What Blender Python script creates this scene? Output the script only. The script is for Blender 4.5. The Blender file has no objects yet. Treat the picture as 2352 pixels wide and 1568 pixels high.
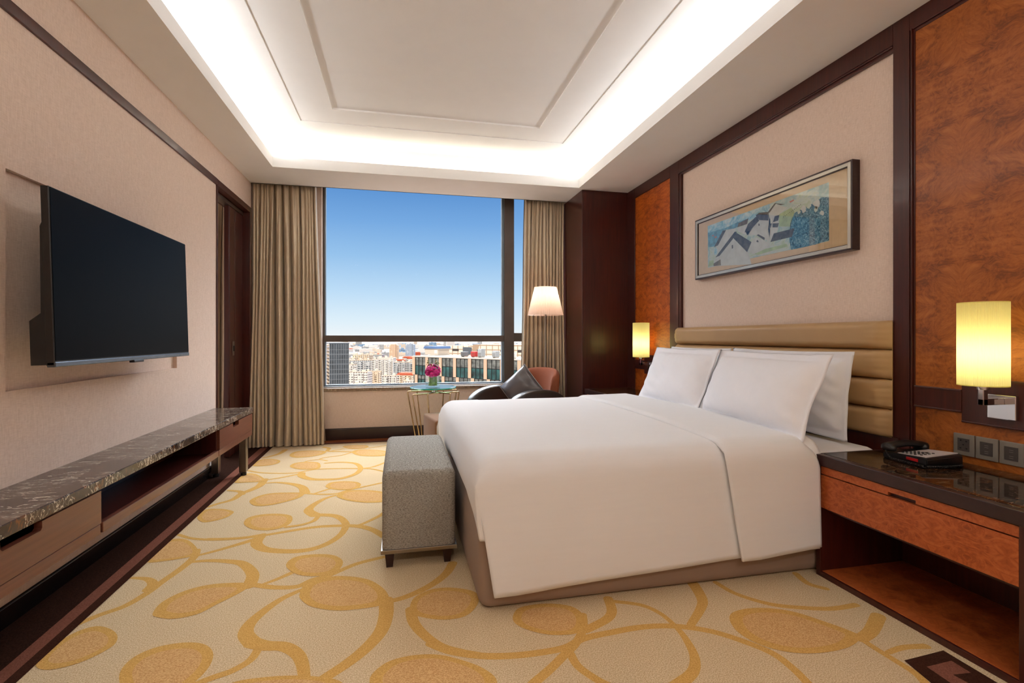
import bpy, bmesh, math, random
from mathutils import Vector, Matrix, noise
R = math.radians
C = bpy.context.scene.collection
scn = bpy.context.scene

# ------------------------------------------------------------------ camera, world, sun, exposure
F_PX, CX, HY, EYE = 1143.0, 1176.0, 774.0, 1.1
YAW = math.atan(255.0 / 1143.0)
SN, CS = math.sin(YAW), math.cos(YAW)
cam_d = bpy.data.cameras.new('camera'); cam = bpy.data.objects.new('camera', cam_d); C.objects.link(cam)
cam.location = (0, 0, EYE); cam.rotation_euler = (R(90), 0, -YAW)
cam_d.sensor_fit = 'HORIZONTAL'; cam_d.sensor_width = 36.0
cam_d.lens = 36.0 * F_PX / 2352.0
cam_d.shift_y = -10.0 / 2352.0
cam_d.clip_start = 0.02; cam_d.clip_end = 60000
scn.camera = cam

scn.view_settings.view_transform = 'Standard'; scn.view_settings.look = 'None'
scn.view_settings.gamma = 1.0; scn.view_settings.use_curve_mapping = False
scn.view_settings.exposure = 0.5
try:
    scn.cycles.use_denoising = True
    scn.cycles.max_bounces = 10; scn.cycles.diffuse_bounces = 6; scn.cycles.glossy_bounces = 4
    scn.cycles.transparent_max_bounces = 12; scn.cycles.sample_clamp_indirect = 6.0
    scn.cycles.caustics_reflective = False; scn.cycles.caustics_refractive = False
except Exception:
    pass

def s2l(c):
    return tuple(((v / 255.0) / 12.92 if v / 255.0 <= 0.04045 else ((v / 255.0 + 0.055) / 1.055) ** 2.4) for v in c)

SKY_BOOST = (12.5, 13.2, 14.4)
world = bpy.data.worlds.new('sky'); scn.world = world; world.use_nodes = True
wn = world.node_tree; wn.nodes.clear()
wo = wn.nodes.new('ShaderNodeOutputWorld'); wb = wn.nodes.new('ShaderNodeBackground')
tc = wn.nodes.new('ShaderNodeTexCoord'); sx = wn.nodes.new('ShaderNodeSeparateXYZ')
ra = wn.nodes.new('ShaderNodeValToRGB')
wn.links.new(tc.outputs['Generated'], sx.inputs[0]); wn.links.new(sx.outputs['Z'], ra.inputs[0])
# bright patch added to the sky above the view, boosting window daylight
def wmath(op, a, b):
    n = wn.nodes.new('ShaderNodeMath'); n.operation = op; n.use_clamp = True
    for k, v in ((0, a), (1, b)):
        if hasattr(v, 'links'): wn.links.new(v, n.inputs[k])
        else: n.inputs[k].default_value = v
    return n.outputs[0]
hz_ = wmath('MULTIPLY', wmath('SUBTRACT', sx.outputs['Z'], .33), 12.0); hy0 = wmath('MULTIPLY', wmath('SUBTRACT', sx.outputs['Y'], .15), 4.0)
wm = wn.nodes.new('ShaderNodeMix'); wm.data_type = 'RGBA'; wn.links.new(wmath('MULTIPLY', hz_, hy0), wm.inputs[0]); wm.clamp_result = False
wn.links.new(ra.outputs[0], wm.inputs[6]); wm.inputs[7].default_value = (*SKY_BOOST, 1)
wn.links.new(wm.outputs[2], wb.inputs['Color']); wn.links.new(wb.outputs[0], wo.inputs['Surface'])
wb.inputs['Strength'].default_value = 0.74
stops = [(0.0, (238, 243, 246)), (0.03, (222, 238, 248)), (0.085, (190, 220, 245)), (0.155, (150, 193, 234)),
         (0.22, (118, 168, 223)), (0.29, (88, 142, 205)), (0.5, (70, 122, 190)), (1.0, (60, 110, 180))]
while len(ra.color_ramp.elements) < len(stops): ra.color_ramp.elements.new(0.5)
for e, (p, c) in zip(ra.color_ramp.elements, stops): e.position = p; e.color = (*s2l(c), 1)

sun_d = bpy.data.lights.new('sun', 'SUN'); sun = bpy.data.objects.new('sun', sun_d); C.objects.link(sun)
sun_d.energy = 3.0; sun_d.angle = R(0.6); sun_d.color = (1.0, 0.93, 0.82)
sun.rotation_euler = (R(52), 0, R(-28))          # high sun behind the building, lighting the city
COVE = 17.0          # radiance of the cove strips
COVE_COL = (0.97, 0.99, 1.02)
FILL_W = 7.0          # watts of each added fill lamp behind the camera

# ------------------------------------------------------------------ pixel -> point on a known plane of the room
def ray(px, py):
    a = (px - CX) / F_PX; u = (HY - py) / F_PX
    return (SN + a * CS, CS - a * SN, u)
def atz(px, py, z):
    r = ray(px, py); t = (z - EYE) / r[2]; return (r[0] * t, r[1] * t)
def atx(px, py, x):
    r = ray(px, py); t = x / r[0]; return (r[1] * t, EYE + r[2] * t)
def aty(px, py, y):
    r = ray(px, py); t = y / r[1]; return (r[0] * t, EYE + r[2] * t)
def atd(px, depth):
    lat = (px - CX) / F_PX * depth
    return (SN * depth + CS * lat, CS * depth - SN * lat)
def zd(py, depth): return EYE + (HY - py) / F_PX * depth

# ------------------------------------------------------------------ object helpers
def tag(o, label=None, cat=None, group=None, kind=None):
    if label: o['label'] = label
    if cat: o['category'] = cat
    if group: o['group'] = group
    if kind: o['kind'] = kind
    return o
def thing(name, label, cat, loc=(0, 0, 0), rz=0, group=None):
    o = bpy.data.objects.new(name, None); C.objects.link(o); o.empty_display_size = 0.1
    o.location = loc; o.rotation_euler = (0, 0, rz)
    return tag(o, label, cat, group)
def finish(name, bm, mats, parent=None, smooth=None):
    bmesh.ops.remove_doubles(bm, verts=bm.verts, dist=1e-6)
    bmesh.ops.recalc_face_normals(bm, faces=bm.faces)
    me = bpy.data.meshes.new(name); bm.to_mesh(me); bm.free()
    if not isinstance(mats, (list, tuple)): mats = [mats]
    for m in mats: me.materials.append(m)
    o = bpy.data.objects.new(name, me); C.objects.link(o)
    if parent: o.parent = parent
    if smooth is not None:
        for p in me.polygons: p.use_smooth = True
        if smooth < 180:
            try:
                me.set_sharp_from_angle(angle=R(smooth))
            except Exception:
                pass
    return o
def struct(name, bm, mats, smooth=None):
    o = finish(name, bm, mats, None, smooth); o['kind'] = 'structure'; return o
def copy_tree(o, parent=None):
    kids = [k for k in C.objects if k.parent == o]
    c = o.copy(); C.objects.link(c)
    if parent: c.parent = parent
    for k in kids: copy_tree(k, c)
    return c
def NB(): return bmesh.new()
def box(bm, x0, x1, y0, y1, z0, z1, mi=0, bev=0.0, seg=2):
    if x0 > x1: x0, x1 = x1, x0
    if y0 > y1: y0, y1 = y1, y0
    if z0 > z1: z0, z1 = z1, z0
    vs = [bm.verts.new(p) for p in ((x0, y0, z0), (x1, y0, z0), (x1, y1, z0), (x0, y1, z0),
                                    (x0, y0, z1), (x1, y0, z1), (x1, y1, z1), (x0, y1, z1))]
    fs = [bm.faces.new([vs[i] for i in f]) for f in
          ((0, 3, 2, 1), (4, 5, 6, 7), (0, 1, 5, 4), (1, 2, 6, 5), (2, 3, 7, 6), (3, 0, 4, 7))]
    for f in fs: f.material_index = mi
    if bev > 0:
        es = list({e for f in fs for e in f.edges})
        r = bmesh.ops.bevel(bm, geom=es, offset=bev, segments=seg, affect='EDGES', profile=0.5)
        for f in r['faces']: f.material_index = mi
    return vs
def xf(bm, start, M):
    bm.verts.ensure_lookup_table()
    for v in bm.verts[start:]: v.co = M @ v.co
def lathe(bm, prof, n=32, c=(0, 0, 0), mi=0, closed=False):
    rings = []
    for (r, z) in prof:
        if r < 1e-5: rings.append([bm.verts.new((c[0], c[1], c[2] + z))])
        else: rings.append([bm.verts.new((c[0] + r * math.cos(2 * math.pi * k / n), c[1] + r * math.sin(2 * math.pi * k / n), c[2] + z)) for k in range(n)])
    for a, b in zip(rings, rings[1:]):
        for k in range(n):
            k2 = (k + 1) % n
            if len(a) == 1 and len(b) == 1: continue
            if len(a) == 1: f = bm.faces.new((a[0], b[k2], b[k]))
            elif len(b) == 1: f = bm.faces.new((a[k], a[k2], b[0]))
            else: f = bm.faces.new((a[k], a[k2], b[k2], b[k]))
            f.material_index = mi
def tube(bm, pts, r, n=10, mi=0, caps=True):
    pts = [Vector(p) for p in pts]; rings = []
    up = Vector((0, 0, 1))
    for i, p in enumerate(pts):
        d = (pts[min(i + 1, len(pts) - 1)] - pts[max(i - 1, 0)]).normalized()
        ref = up if abs(d.dot(up)) < 0.95 else Vector((1, 0, 0))
        if i == 0: a = d.cross(ref).normalized()
        else: a = (a - d * a.dot(d)).normalized()
        b = d.cross(a)
        rr = r[i] if isinstance(r, (list, tuple)) else r
        rings.append([bm.verts.new(p + (a * math.cos(2 * math.pi * k / n) + b * math.sin(2 * math.pi * k / n)) * rr) for k in range(n)])
    for A, B in zip(rings, rings[1:]):
        for k in range(n):
            f = bm.faces.new((A[k], A[(k + 1) % n], B[(k + 1) % n], B[k])); f.material_index = mi
    if caps:
        bm.faces.new(rings[0][::-1]).material_index = mi; bm.faces.new(rings[-1]).material_index = mi
def poly(bm, pts, mi=0):
    f = bm.faces.new([bm.verts.new(p) for p in pts]); f.material_index = mi; return f
def prism(bm, pts2, f3, d, mi=0):
    """extrude a 2-D outline; f3(u,v,w) maps to 3-D, w from 0 to d"""
    a = [bm.verts.new(f3(u, v, 0)) for u, v in pts2]; b = [bm.verts.new(f3(u, v, d)) for u, v in pts2]
    bm.faces.new(a).material_index = mi; bm.faces.new(b[::-1]).material_index = mi
    n = len(a)
    for k in range(n): bm.faces.new((a[k], b[k], b[(k + 1) % n], a[(k + 1) % n])).material_index = mi
def grid(bm, fn, nu, nv, mi=0, closed_u=False):
    V = [[bm.verts.new(fn(i / nu, j / nv)) for j in range(nv + 1)] for i in range(nu + 1)]
    for i in range(nu):
        for j in range(nv):
            bm.faces.new((V[i][j], V[i + 1][j], V[i + 1][j + 1], V[i][j + 1])).material_index = mi
    return V
def smooth_pts(pts, n=6, closed=False):
    out = []; m = len(pts)
    rng = range(m) if closed else range(m - 1)
    g = (lambda i: pts[i % m]) if closed else (lambda i: pts[max(0, min(m - 1, i))])
    for i in rng:
        p0, p1, p2, p3 = g(i - 1), g(i), g(i + 1), g(i + 2)
        for k in range(n):
            t = k / n
            out.append(tuple(0.5 * (2 * b + (c - a) * t + (2 * a - 5 * b + 4 * c - d) * t * t + (3 * b - a - 3 * c + d) * t ** 3)
                             for a, b, c, d in zip(p0, p1, p2, p3)))
    if not closed: out.append(tuple(pts[-1]))
    return out
def mod_solid(o, t, off=0):
    m = o.modifiers.new('s', 'SOLIDIFY'); m.thickness = t; m.offset = off; return m
def mod_sub(o, n=1):
    m = o.modifiers.new('u', 'SUBSURF'); m.levels = n; m.render_levels = n; return m

# ------------------------------------------------------------------ materials
class MT:
    def __init__(s, name, rough=0.5, spec=0.5, metal=0.0, coat=0.0):
        s.m = bpy.data.materials.new(name); s.m.use_nodes = True; s.t = s.m.node_tree
        s.b = s.t.nodes['Principled BSDF']
        s.b.inputs['Roughness'].default_value = rough; s.b.inputs['Specular IOR Level'].default_value = spec
        s.b.inputs['Metallic'].default_value = metal; s.b.inputs['Coat Weight'].default_value = coat
        s.b.inputs['Coat Roughness'].default_value = 0.06
        s.co = None
    def coord(s, scale=(1, 1, 1), rot=(0, 0, 0)):
        tc = s.t.nodes.new('ShaderNodeTexCoord'); mp = s.t.nodes.new('ShaderNodeMapping')
        mp.inputs['Scale'].default_value = scale; mp.inputs['Rotation'].default_value = rot
        s.t.links.new(tc.outputs['Object'], mp.inputs['Vector']); return mp.outputs[0]
    def noise(s, vec, scale, detail=4, rough=0.5, dist=0.0):
        n = s.t.nodes.new('ShaderNodeTexNoise'); n.inputs['Scale'].default_value = scale
        n.inputs['Detail'].default_value = detail; n.inputs['Roughness'].default_value = rough
        n.inputs['Distortion'].default_value = dist; s.t.links.new(vec, n.inputs['Vector']); return n.outputs['Fac']
    def wave(s, vec, scale, dist, detail=3, prof='SIN', d='X'):
        n = s.t.nodes.new('ShaderNodeTexWave'); n.inputs['Scale'].default_value = scale; n.bands_direction = d
        n.wave_profile = prof; n.inputs['Distortion'].default_value = dist; n.inputs['Detail'].default_value = detail
        s.t.links.new(vec, n.inputs['Vector']); return n.outputs['Fac']
    def ramp(s, fac, st):
        r = s.t.nodes.new('ShaderNodeValToRGB'); s.t.links.new(fac, r.inputs[0])
        while len(r.color_ramp.elements) < len(st): r.color_ramp.elements.new(0.5)
        for e, (p, c) in zip(r.color_ramp.elements, st): e.position = p; e.color = (*s2l(c), 1)
        return r.outputs[0]
    def mix(s, fac, a, b, mode='MIX'):
        n = s.t.nodes.new('ShaderNodeMix'); n.data_type = 'RGBA'; n.blend_type = mode
        for sock, v in ((n.inputs[0], fac), (n.inputs[6], a), (n.inputs[7], b)):
            if hasattr(v, 'links'): s.t.links.new(v, sock)
            elif isinstance(v, (int, float)): sock.default_value = v
            else: sock.default_value = (*s2l(v), 1)
        return n.outputs[2]
    def math(s, op, a, b=0.0):
        n = s.t.nodes.new('ShaderNodeMath'); n.operation = op
        for sock, v in ((n.inputs[0], a), (n.inputs[1], b)):
            if hasattr(v, 'links'): s.t.links.new(v, sock)
            else: sock.default_value = v
        return n.outputs[0]
    def color(s, v):
        if hasattr(v, 'links'): s.t.links.new(v, s.b.inputs['Base Color'])
        else: s.b.inputs['Base Color'].default_value = (*s2l(v), 1)
        return s
    def bump(s, h, strength=0.3, dist=0.01):
        n = s.t.nodes.new('ShaderNodeBump'); n.inputs['Strength'].default_value = strength
        n.inputs['Distance'].default_value = dist; s.t.links.new(h, n.inputs['Height'])
        s.t.links.new(n.outputs[0], s.b.inputs['Normal']); return s
M = {}
def plain(name, col, rough=0.5, metal=0.0, spec=0.5, coat=0.0, var=0.04, sc=8):
    a = MT(name, rough, spec, metal, coat)
    v = a.coord(); n = a.noise(v, sc, 3)
    d = tuple(max(0, c * (1 - var)) for c in col); l = tuple(min(255, c * (1 + var)) for c in col)
    a.color(a.ramp(n, [(0.3, d), (0.7, l)])); M[name] = a.m; return a
# wallpaper: fine woven grass-cloth
def wallpaper(name, c1, c2):
    a = MT(name, 0.75, 0.25)
    v1 = a.coord((1, 12, 190)); v2 = a.coord((1, 260, 10)); v3 = a.coord((12, 12, 190)); v4 = a.coord((190, 12, 12))
    h = a.noise(a.coord((40, 40, 330)), 1.0, 3); w = a.noise(a.coord((230, 230, 28)), 1.0, 3)
    f = a.math('ADD', a.math('MULTIPLY', h, 0.5), a.math('MULTIPLY', w, 0.5))
    a.color(a.ramp(f, [(0.35, c1), (0.65, c2)])); a.bump(f, 0.35, 0.002); M[name] = a.m
wallpaper('wallpaper', (218, 196, 180), (236, 216, 202))
plain('ceiling_paint', (240, 239, 237), 0.9, spec=0.1, var=0.004)
plain('cove_paint', (230, 226, 218), 0.9, spec=0.1, var=0.004)
a = MT('dark_wood', 0.32, 0.45, 0, 0.15); n = a.noise(a.coord((30, 30, 1.5)), 2.0, 6, 0.6)
a.color(a.ramp(n, [(0.3, (56, 20, 15)), (0.6, (70, 27, 20)), (0.8, (84, 34, 25))])); M['dark_wood'] = a.m
a = MT('espresso_wood', 0.35, 0.45, 0, 0.1); n = a.noise(a.coord((2, 30, 30)), 2.0, 6, 0.6)
a.color(a.ramp(n, [(0.3, (42, 22, 20)), (0.8, (54, 30, 27))])); M['espresso_wood'] = a.m
a = MT('console_wood', 0.3, 0.5, 0, 0.3); n = a.noise(a.coord((40, 1.2, 40)), 2.0, 6, 0.6)
a.color(a.ramp(n, [(0.3, (96, 52, 40)), (0.8, (118, 70, 54))])); M['console_wood'] = a.m
def burl(name, sc, c, tile=None):
    a = MT(name, 0.36, 0.4, 0, 0.06)
    v0 = a.coord((1, 1, 1)); sp = a.t.nodes.new('ShaderNodeSeparateXYZ'); a.t.links.new(v0, sp.inputs[0]); v = v0
    if tile:
        cb = a.t.nodes.new('ShaderNodeCombineXYZ'); a.t.links.new(sp.outputs[0], cb.inputs[0])
        py_ = a.math('PINGPONG', a.math('SUBTRACT', sp.outputs[1], tile[0]), tile[1]); pz_ = a.math('PINGPONG', a.math('SUBTRACT', sp.outputs[2], tile[2]), tile[3])
        a.t.links.new(py_, cb.inputs[1]); a.t.links.new(pz_, cb.inputs[2]); v = cb.outputs[0]
    # flowing figure: domain-warped waves plus clusters of small burl eyes
    n0 = a.noise(v, 3.0, 4, 0.6, 1.2)
    warp = a.t.nodes.new('ShaderNodeTexNoise'); warp.inputs['Scale'].default_value = 2.2; warp.inputs['Detail'].default_value = 3
    a.t.links.new(v, warp.inputs['Vector'])
    add = a.t.nodes.new('ShaderNodeVectorMath'); add.operation = 'MULTIPLY_ADD'
    a.t.links.new(warp.outputs['Color'], add.inputs[0]); add.inputs[1].default_value = (0.35, 0.35, 0.35); a.t.links.new(v, add.inputs[2])
    mp = a.t.nodes.new('ShaderNodeMapping'); mp.inputs['Scale'].default_value = (1, 9 * sc, 26 * sc) ; mp.inputs['Rotation'].default_value = (0.5, 0, 0)
    a.t.links.new(add.outputs[0], mp.inputs['Vector'])
    fl = a.noise(mp.outputs[0], 1.0, 5, 0.65)
    eyes = a.noise(add.outputs[0], 26 * sc, 3, 0.7, 2.0)
    ck = a.t.nodes.new('ShaderNodeTexVoronoi'); ck.inputs['Scale'].default_value = 9 * sc; a.t.links.new(add.outputs[0], ck.inputs['Vector'])
    f = a.math('ADD', a.math('MULTIPLY', fl, 0.42), a.math('ADD', a.math('MULTIPLY', eyes, 0.33), a.math('MULTIPLY', n0, 0.25)))
    col = a.ramp(f, [(0.40, c[0]), (0.47, c[1]), (0.53, c[2]), (0.60, c[3])])
    a.color(col); M[name] = a.m
burl('burl', 1.0, [(118, 60, 22), (148, 80, 30), (164, 92, 38), (176, 104, 48)], (1.69, .62, .31, .31))
burl('burl_orange', 1.3, [(128, 54, 12), (164, 76, 20), (184, 90, 26), (196, 104, 36)], (4.42, .4, .46, .33))
burl('burl_drawer', 1.2, [(130, 56, 24), (158, 76, 34), (176, 90, 44), (188, 104, 56)], (0, .115, 0, .4))
def marble(name, base, dark, veins, rust, rough=0.06, sc=1.0):
    a = MT(name, rough, 0.34, 0, 0.0)
    v = a.coord((sc, sc, sc)); vs = a.coord((2.2 * sc, 11 * sc, 6 * sc), (0, 0, 0.12))
    b = a.ramp(a.noise(v, 7, 6, 0.6), [(0.35, dark), (0.7, base)])
    r = a.ramp(a.noise(vs, 2.2, 6, 0.7, 1.5), [(0.58, (0, 0, 0)), (0.66, (255, 255, 255))])
    n1 = a.noise(vs, 2.6, 4, 0.5, .4)
    l1 = a.math('ABSOLUTE', a.math('SUBTRACT', n1, 0.5)); w1 = a.math('LESS_THAN', l1, 0.009)
    n2 = a.noise(a.coord((2.5 * sc, 9 * sc, 5 * sc), (0, 0, -0.35)), 3.4, 3, 0.5, .5)
    l2 = a.math('ABSOLUTE', a.math('SUBTRACT', n2, 0.52)); w2 = a.math('LESS_THAN', l2, 0.006)
    gate = a.math('GREATER_THAN', a.noise(v, 5, 2), 0.40)
    c1 = a.mix(a.math('MULTIPLY', r, 0.55), b, rust)
    c2 = a.mix(a.math('MULTIPLY', a.math('MAXIMUM', w1, w2), a.math('MULTIPLY', gate, 0.85)), c1, veins)
    a.color(c2); M[name] = a.m
marble('marble', (98, 82, 70), (56, 46, 40), (226, 216, 198), (150, 92, 50), 0.10)
marble('marble_dark', (52, 34, 22), (18, 12, 10), (140, 105, 70), (120, 66, 26), 0.05, 1.2)
a = MT('sill_stone', 0.25, 0.5); n = a.noise(a.coord((1, 1, 1)), 60, 3, 0.7)
a.color(a.ramp(n, [(0.3, (124, 104, 84)), (0.6, (148, 126, 102)), (0.7, (205, 188, 160))])); M['sill_stone'] = a.m
# carpet colours with pile
def pile(name, c1, c2, sc=230, bump=0.6):
    a = MT(name, 1.0, 0.0)
    n = a.noise(a.coord((1, 1, 1)), sc, 2, 0.6); b = a.noise(a.coord((1, 1, 1)), 3.0, 3)
    c = a.ramp(n, [(0.36, c1), (0.64, c2)])
    a.color(a.mix(a.math('MULTIPLY', b, 0.12), c, c1)); a.bump(n, bump, 0.002); M[name] = a.m
pile('carpet_cream', (190, 163, 124), (231, 212, 178))
pile('carpet_gold', (194, 150, 80), (222, 180, 110))
a = MT('carpet_speckle', 1.0, 0.0); n = a.noise(a.coord((1.0, 1.6, 1)), 190, 3, 0.6)
a.color(a.ramp(n, [(0.42, (194, 148, 96)), (0.58, (222, 184, 130))])); a.bump(n, 0.4, 0.002); M['carpet_speckle'] = a.m
pile('carpet_brown', (46, 30, 25), (62, 42, 34)); pile('carpet_dark', (56, 34, 26), (72, 45, 35)); pile('carpet_rose', (118, 74, 60), (140, 92, 76))
pile('carpet_rust', (120, 66, 42), (140, 80, 52))
# linens and fabrics
def linen(name, c, bs=0.08, sc=(90, 90, 90), rough=0.85):
    a = MT(name, rough, 0.15); n = a.noise(a.coord(sc), 1.0, 4, 0.6)
    l = tuple(min(255, x * 1.004) for x in c); a.color(a.ramp(n, [(0.3, tuple(x * 0.996 for x in c)), (0.7, l)])); a.bump(n, bs, 0.003)
    a.b.inputs['Sheen Weight'].default_value = 0.1; M[name] = a.m
linen('white_linen', (234, 234, 235), 0.06, (5, 60, 60)); linen('white_pillow', (242, 242, 246), 0.04, (22, 22, 22)); linen('sheet_white', (228, 228, 232), 0.06)
linen('skirt', (150, 128, 112), 0.1, (200, 200, 200))
a = MT('stool_fabric', 0.95, 0.1); n = a.noise(a.coord((120, 110, 420)), 1.0, 3, 0.6)
a.color(a.ramp(n, [(0.35, (120, 116, 109)), (0.65, (182, 178, 170))])); a.bump(n, 0.5, 0.003); M['stool_fabric'] = a.m
a = MT('curtain', 0.33, 0.5, 0.0); n = a.noise(a.coord((150, 150, 8)), 1.0, 3, 0.6)
a.color(a.ramp(n, [(0.3, (190, 173, 146)), (0.7, (214, 197, 170))])); a.bump(n, 0.12, 0.002)
a.b.inputs['Sheen Weight'].default_value = 0.2; a.b.inputs['Metallic'].default_value = 0.4; M['curtain'] = a.m
plain('curtain_lining', (150, 132, 116), 0.8)
plain('leather_tan', (182, 148, 104), 0.42, spec=0.4, var=0.03, sc=3)
a = plain('leather_black', (54, 49, 47), 0.34, spec=0.55, coat=0.2)
plain('leather_grey', (78, 72, 72), 0.3, spec=0.6, coat=0.25)
plain('piping', (150, 145, 142), 0.4)
linen('suede_orange', (136, 76, 50), 0.2, (40, 40, 40)); linen('suede_brown', (130, 94, 66), 0.2, (40, 40, 40))
plain('steel', (150, 142, 132), 0.3, 1.0); plain('chrome', (205, 205, 208), 0.07, 1.0, var=0.01)
plain('brass_tube', (196, 170, 130), 0.18, 1.0); plain('silver_frame', (190, 184, 172), 0.3, 0.7)
plain('window_frame', (86, 76, 70), 0.45, 0.2); plain('window_seal', (122, 138, 150), 0.5, 0.2); plain('alu_pale', (176, 180, 184), 0.4, 0.3)
plain('black_plastic', (17, 17, 18), 0.35); plain('black_baseboard', (17, 14, 14), 0.25, coat=0.2)
a = MT('tv_screen', 0.4, 0.04); a.color((6, 6, 7)); M['tv_screen'] = a.m
plain('tv_metal', (90, 98, 106), 0.25, 0.9)
plain('shadow_gap', (10, 8, 8), 0.9)
plain('phone_face', (186, 178, 180), 0.4); plain('phone_red', (170, 14, 22), 0.3)
plain('socket_plate', (140, 134, 126), 0.35, 0.35); plain('socket_insert', (66, 60, 58), 0.5)
plain('mat_board', (214, 186, 146), 0.8, var=0.02, sc=30)
plain('wire_white', (230, 230, 230), 0.4)
# translucent lamp shades lit by the bulbs inside them
def shade(name, col, tr):
    m = bpy.data.materials.new(name); m.use_nodes = True; t = m.node_tree; t.nodes.clear()
    o = t.nodes.new('ShaderNodeOutputMaterial'); d = t.nodes.new('ShaderNodeBsdfDiffuse'); s = t.nodes.new('ShaderNodeBsdfTranslucent')
    mx = t.nodes.new('ShaderNodeMixShader'); mx.inputs[0].default_value = tr
    tcn = t.nodes.new('ShaderNodeTexCoord'); nz = t.nodes.new('ShaderNodeTexNoise'); nz.inputs['Scale'].default_value = 40
    rp = t.nodes.new('ShaderNodeValToRGB'); t.links.new(tcn.outputs['Object'], nz.inputs['Vector']); t.links.new(nz.outputs['Fac'], rp.inputs[0])
    rp.color_ramp.elements[0].color = (*s2l(tuple(c * 0.98 for c in col)), 1); rp.color_ramp.elements[1].color = (*s2l(col), 1)
    t.links.new(rp.outputs[0], d.inputs['Color']); t.links.new(rp.outputs[0], s.inputs['Color'])
    t.links.new(d.outputs[0], mx.inputs[1]); t.links.new(s.outputs[0], mx.inputs[2]); t.links.new(mx.outputs[0], o.inputs['Surface'])
    M[name] = m
shade('shade_yellow', (250, 244, 176), 0.6); shade('shade_cream', (250, 226, 210), 0.55)
def emit(name, col, st):
    m = bpy.data.materials.new(name); m.use_nodes = True; t = m.node_tree; t.nodes.clear()
    o = t.nodes.new('ShaderNodeOutputMaterial'); e = t.nodes.new('ShaderNodeEmission'); e.inputs['Color'].default_value = (*col, 1)
    e.inputs['Strength'].default_value = st; t.links.new(e.outputs[0], o.inputs['Surface']); M[name] = m
emit('led_strip', COVE_COL, COVE); emit('led_strip_soft', (1.0, .93, .80), COVE * .5); emit('bulb_glow', (1.0, 0.85, 0.6), 6.0)
def thin_glass(name, tint, refl=1.0):
    m = bpy.data.materials.new(name); m.use_nodes = True; t = m.node_tree; t.nodes.clear()
    o = t.nodes.new('ShaderNodeOutputMaterial'); tr = t.nodes.new('ShaderNodeBsdfTransparent'); g = t.nodes.new('ShaderNodeBsdfGlossy')
    g.inputs['Roughness'].default_value = 0.0; tr.inputs['Color'].default_value = (*tint, 1)
    fr = t.nodes.new('ShaderNodeFresnel'); fr.inputs['IOR'].default_value = 1.45; mx = t.nodes.new('ShaderNodeMixShader')
    gm = t.nodes.new('ShaderNodeNewGeometry'); io = t.nodes.new('ShaderNodeMix'); io.inputs[2].default_value = 1.45; io.inputs[3].default_value = 1 / 1.45
    t.links.new(gm.outputs['Backfacing'], io.inputs[0]); t.links.new(io.outputs[0], fr.inputs['IOR'])
    mul = t.nodes.new('ShaderNodeMath'); mul.operation = 'MULTIPLY'; mul.inputs[1].default_value = refl
    t.links.new(fr.outputs[0], mul.inputs[0]); t.links.new(mul.outputs[0], mx.inputs[0]); t.links.new(tr.outputs[0], mx.inputs[1]); t.links.new(g.outputs[0], mx.inputs[2])
    t.links.new(mx.outputs[0], o.inputs['Surface']); M[name] = m
thin_glass('window_glass', (0.985, 0.99, 0.99), 0.02); thin_glass('picture_glass', (0.98, 0.98, 0.98), 1.0)
thin_glass('vase_glass', (0.95, 0.98, 0.97), 1.2); thin_glass('table_glass', (0.66, 0.90, 0.84), 1.3)
plain('glass_edge', (24, 150, 128), 0.15, var=0.1); plain('leaf_green', (112, 150, 40), 0.4, var=0.3, sc=40); plain('stem_green', (120, 140, 80), 0.5)
plain('petal_pink', (228, 52, 150), 0.5, var=0.15, sc=60); plain('petal_deep', (200, 22, 118), 0.5, var=0.15, sc=60); plain('bud_pale', (200, 186, 140), 0.5)
# ------------------------------------------------------------------ ROOM
XL, XR, YW, CZ = -1.468, 2.38, 5.60, 2.645
YB = -1.6                      # wall behind the camera
UZ = 2.94                      # raised ceiling
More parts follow.
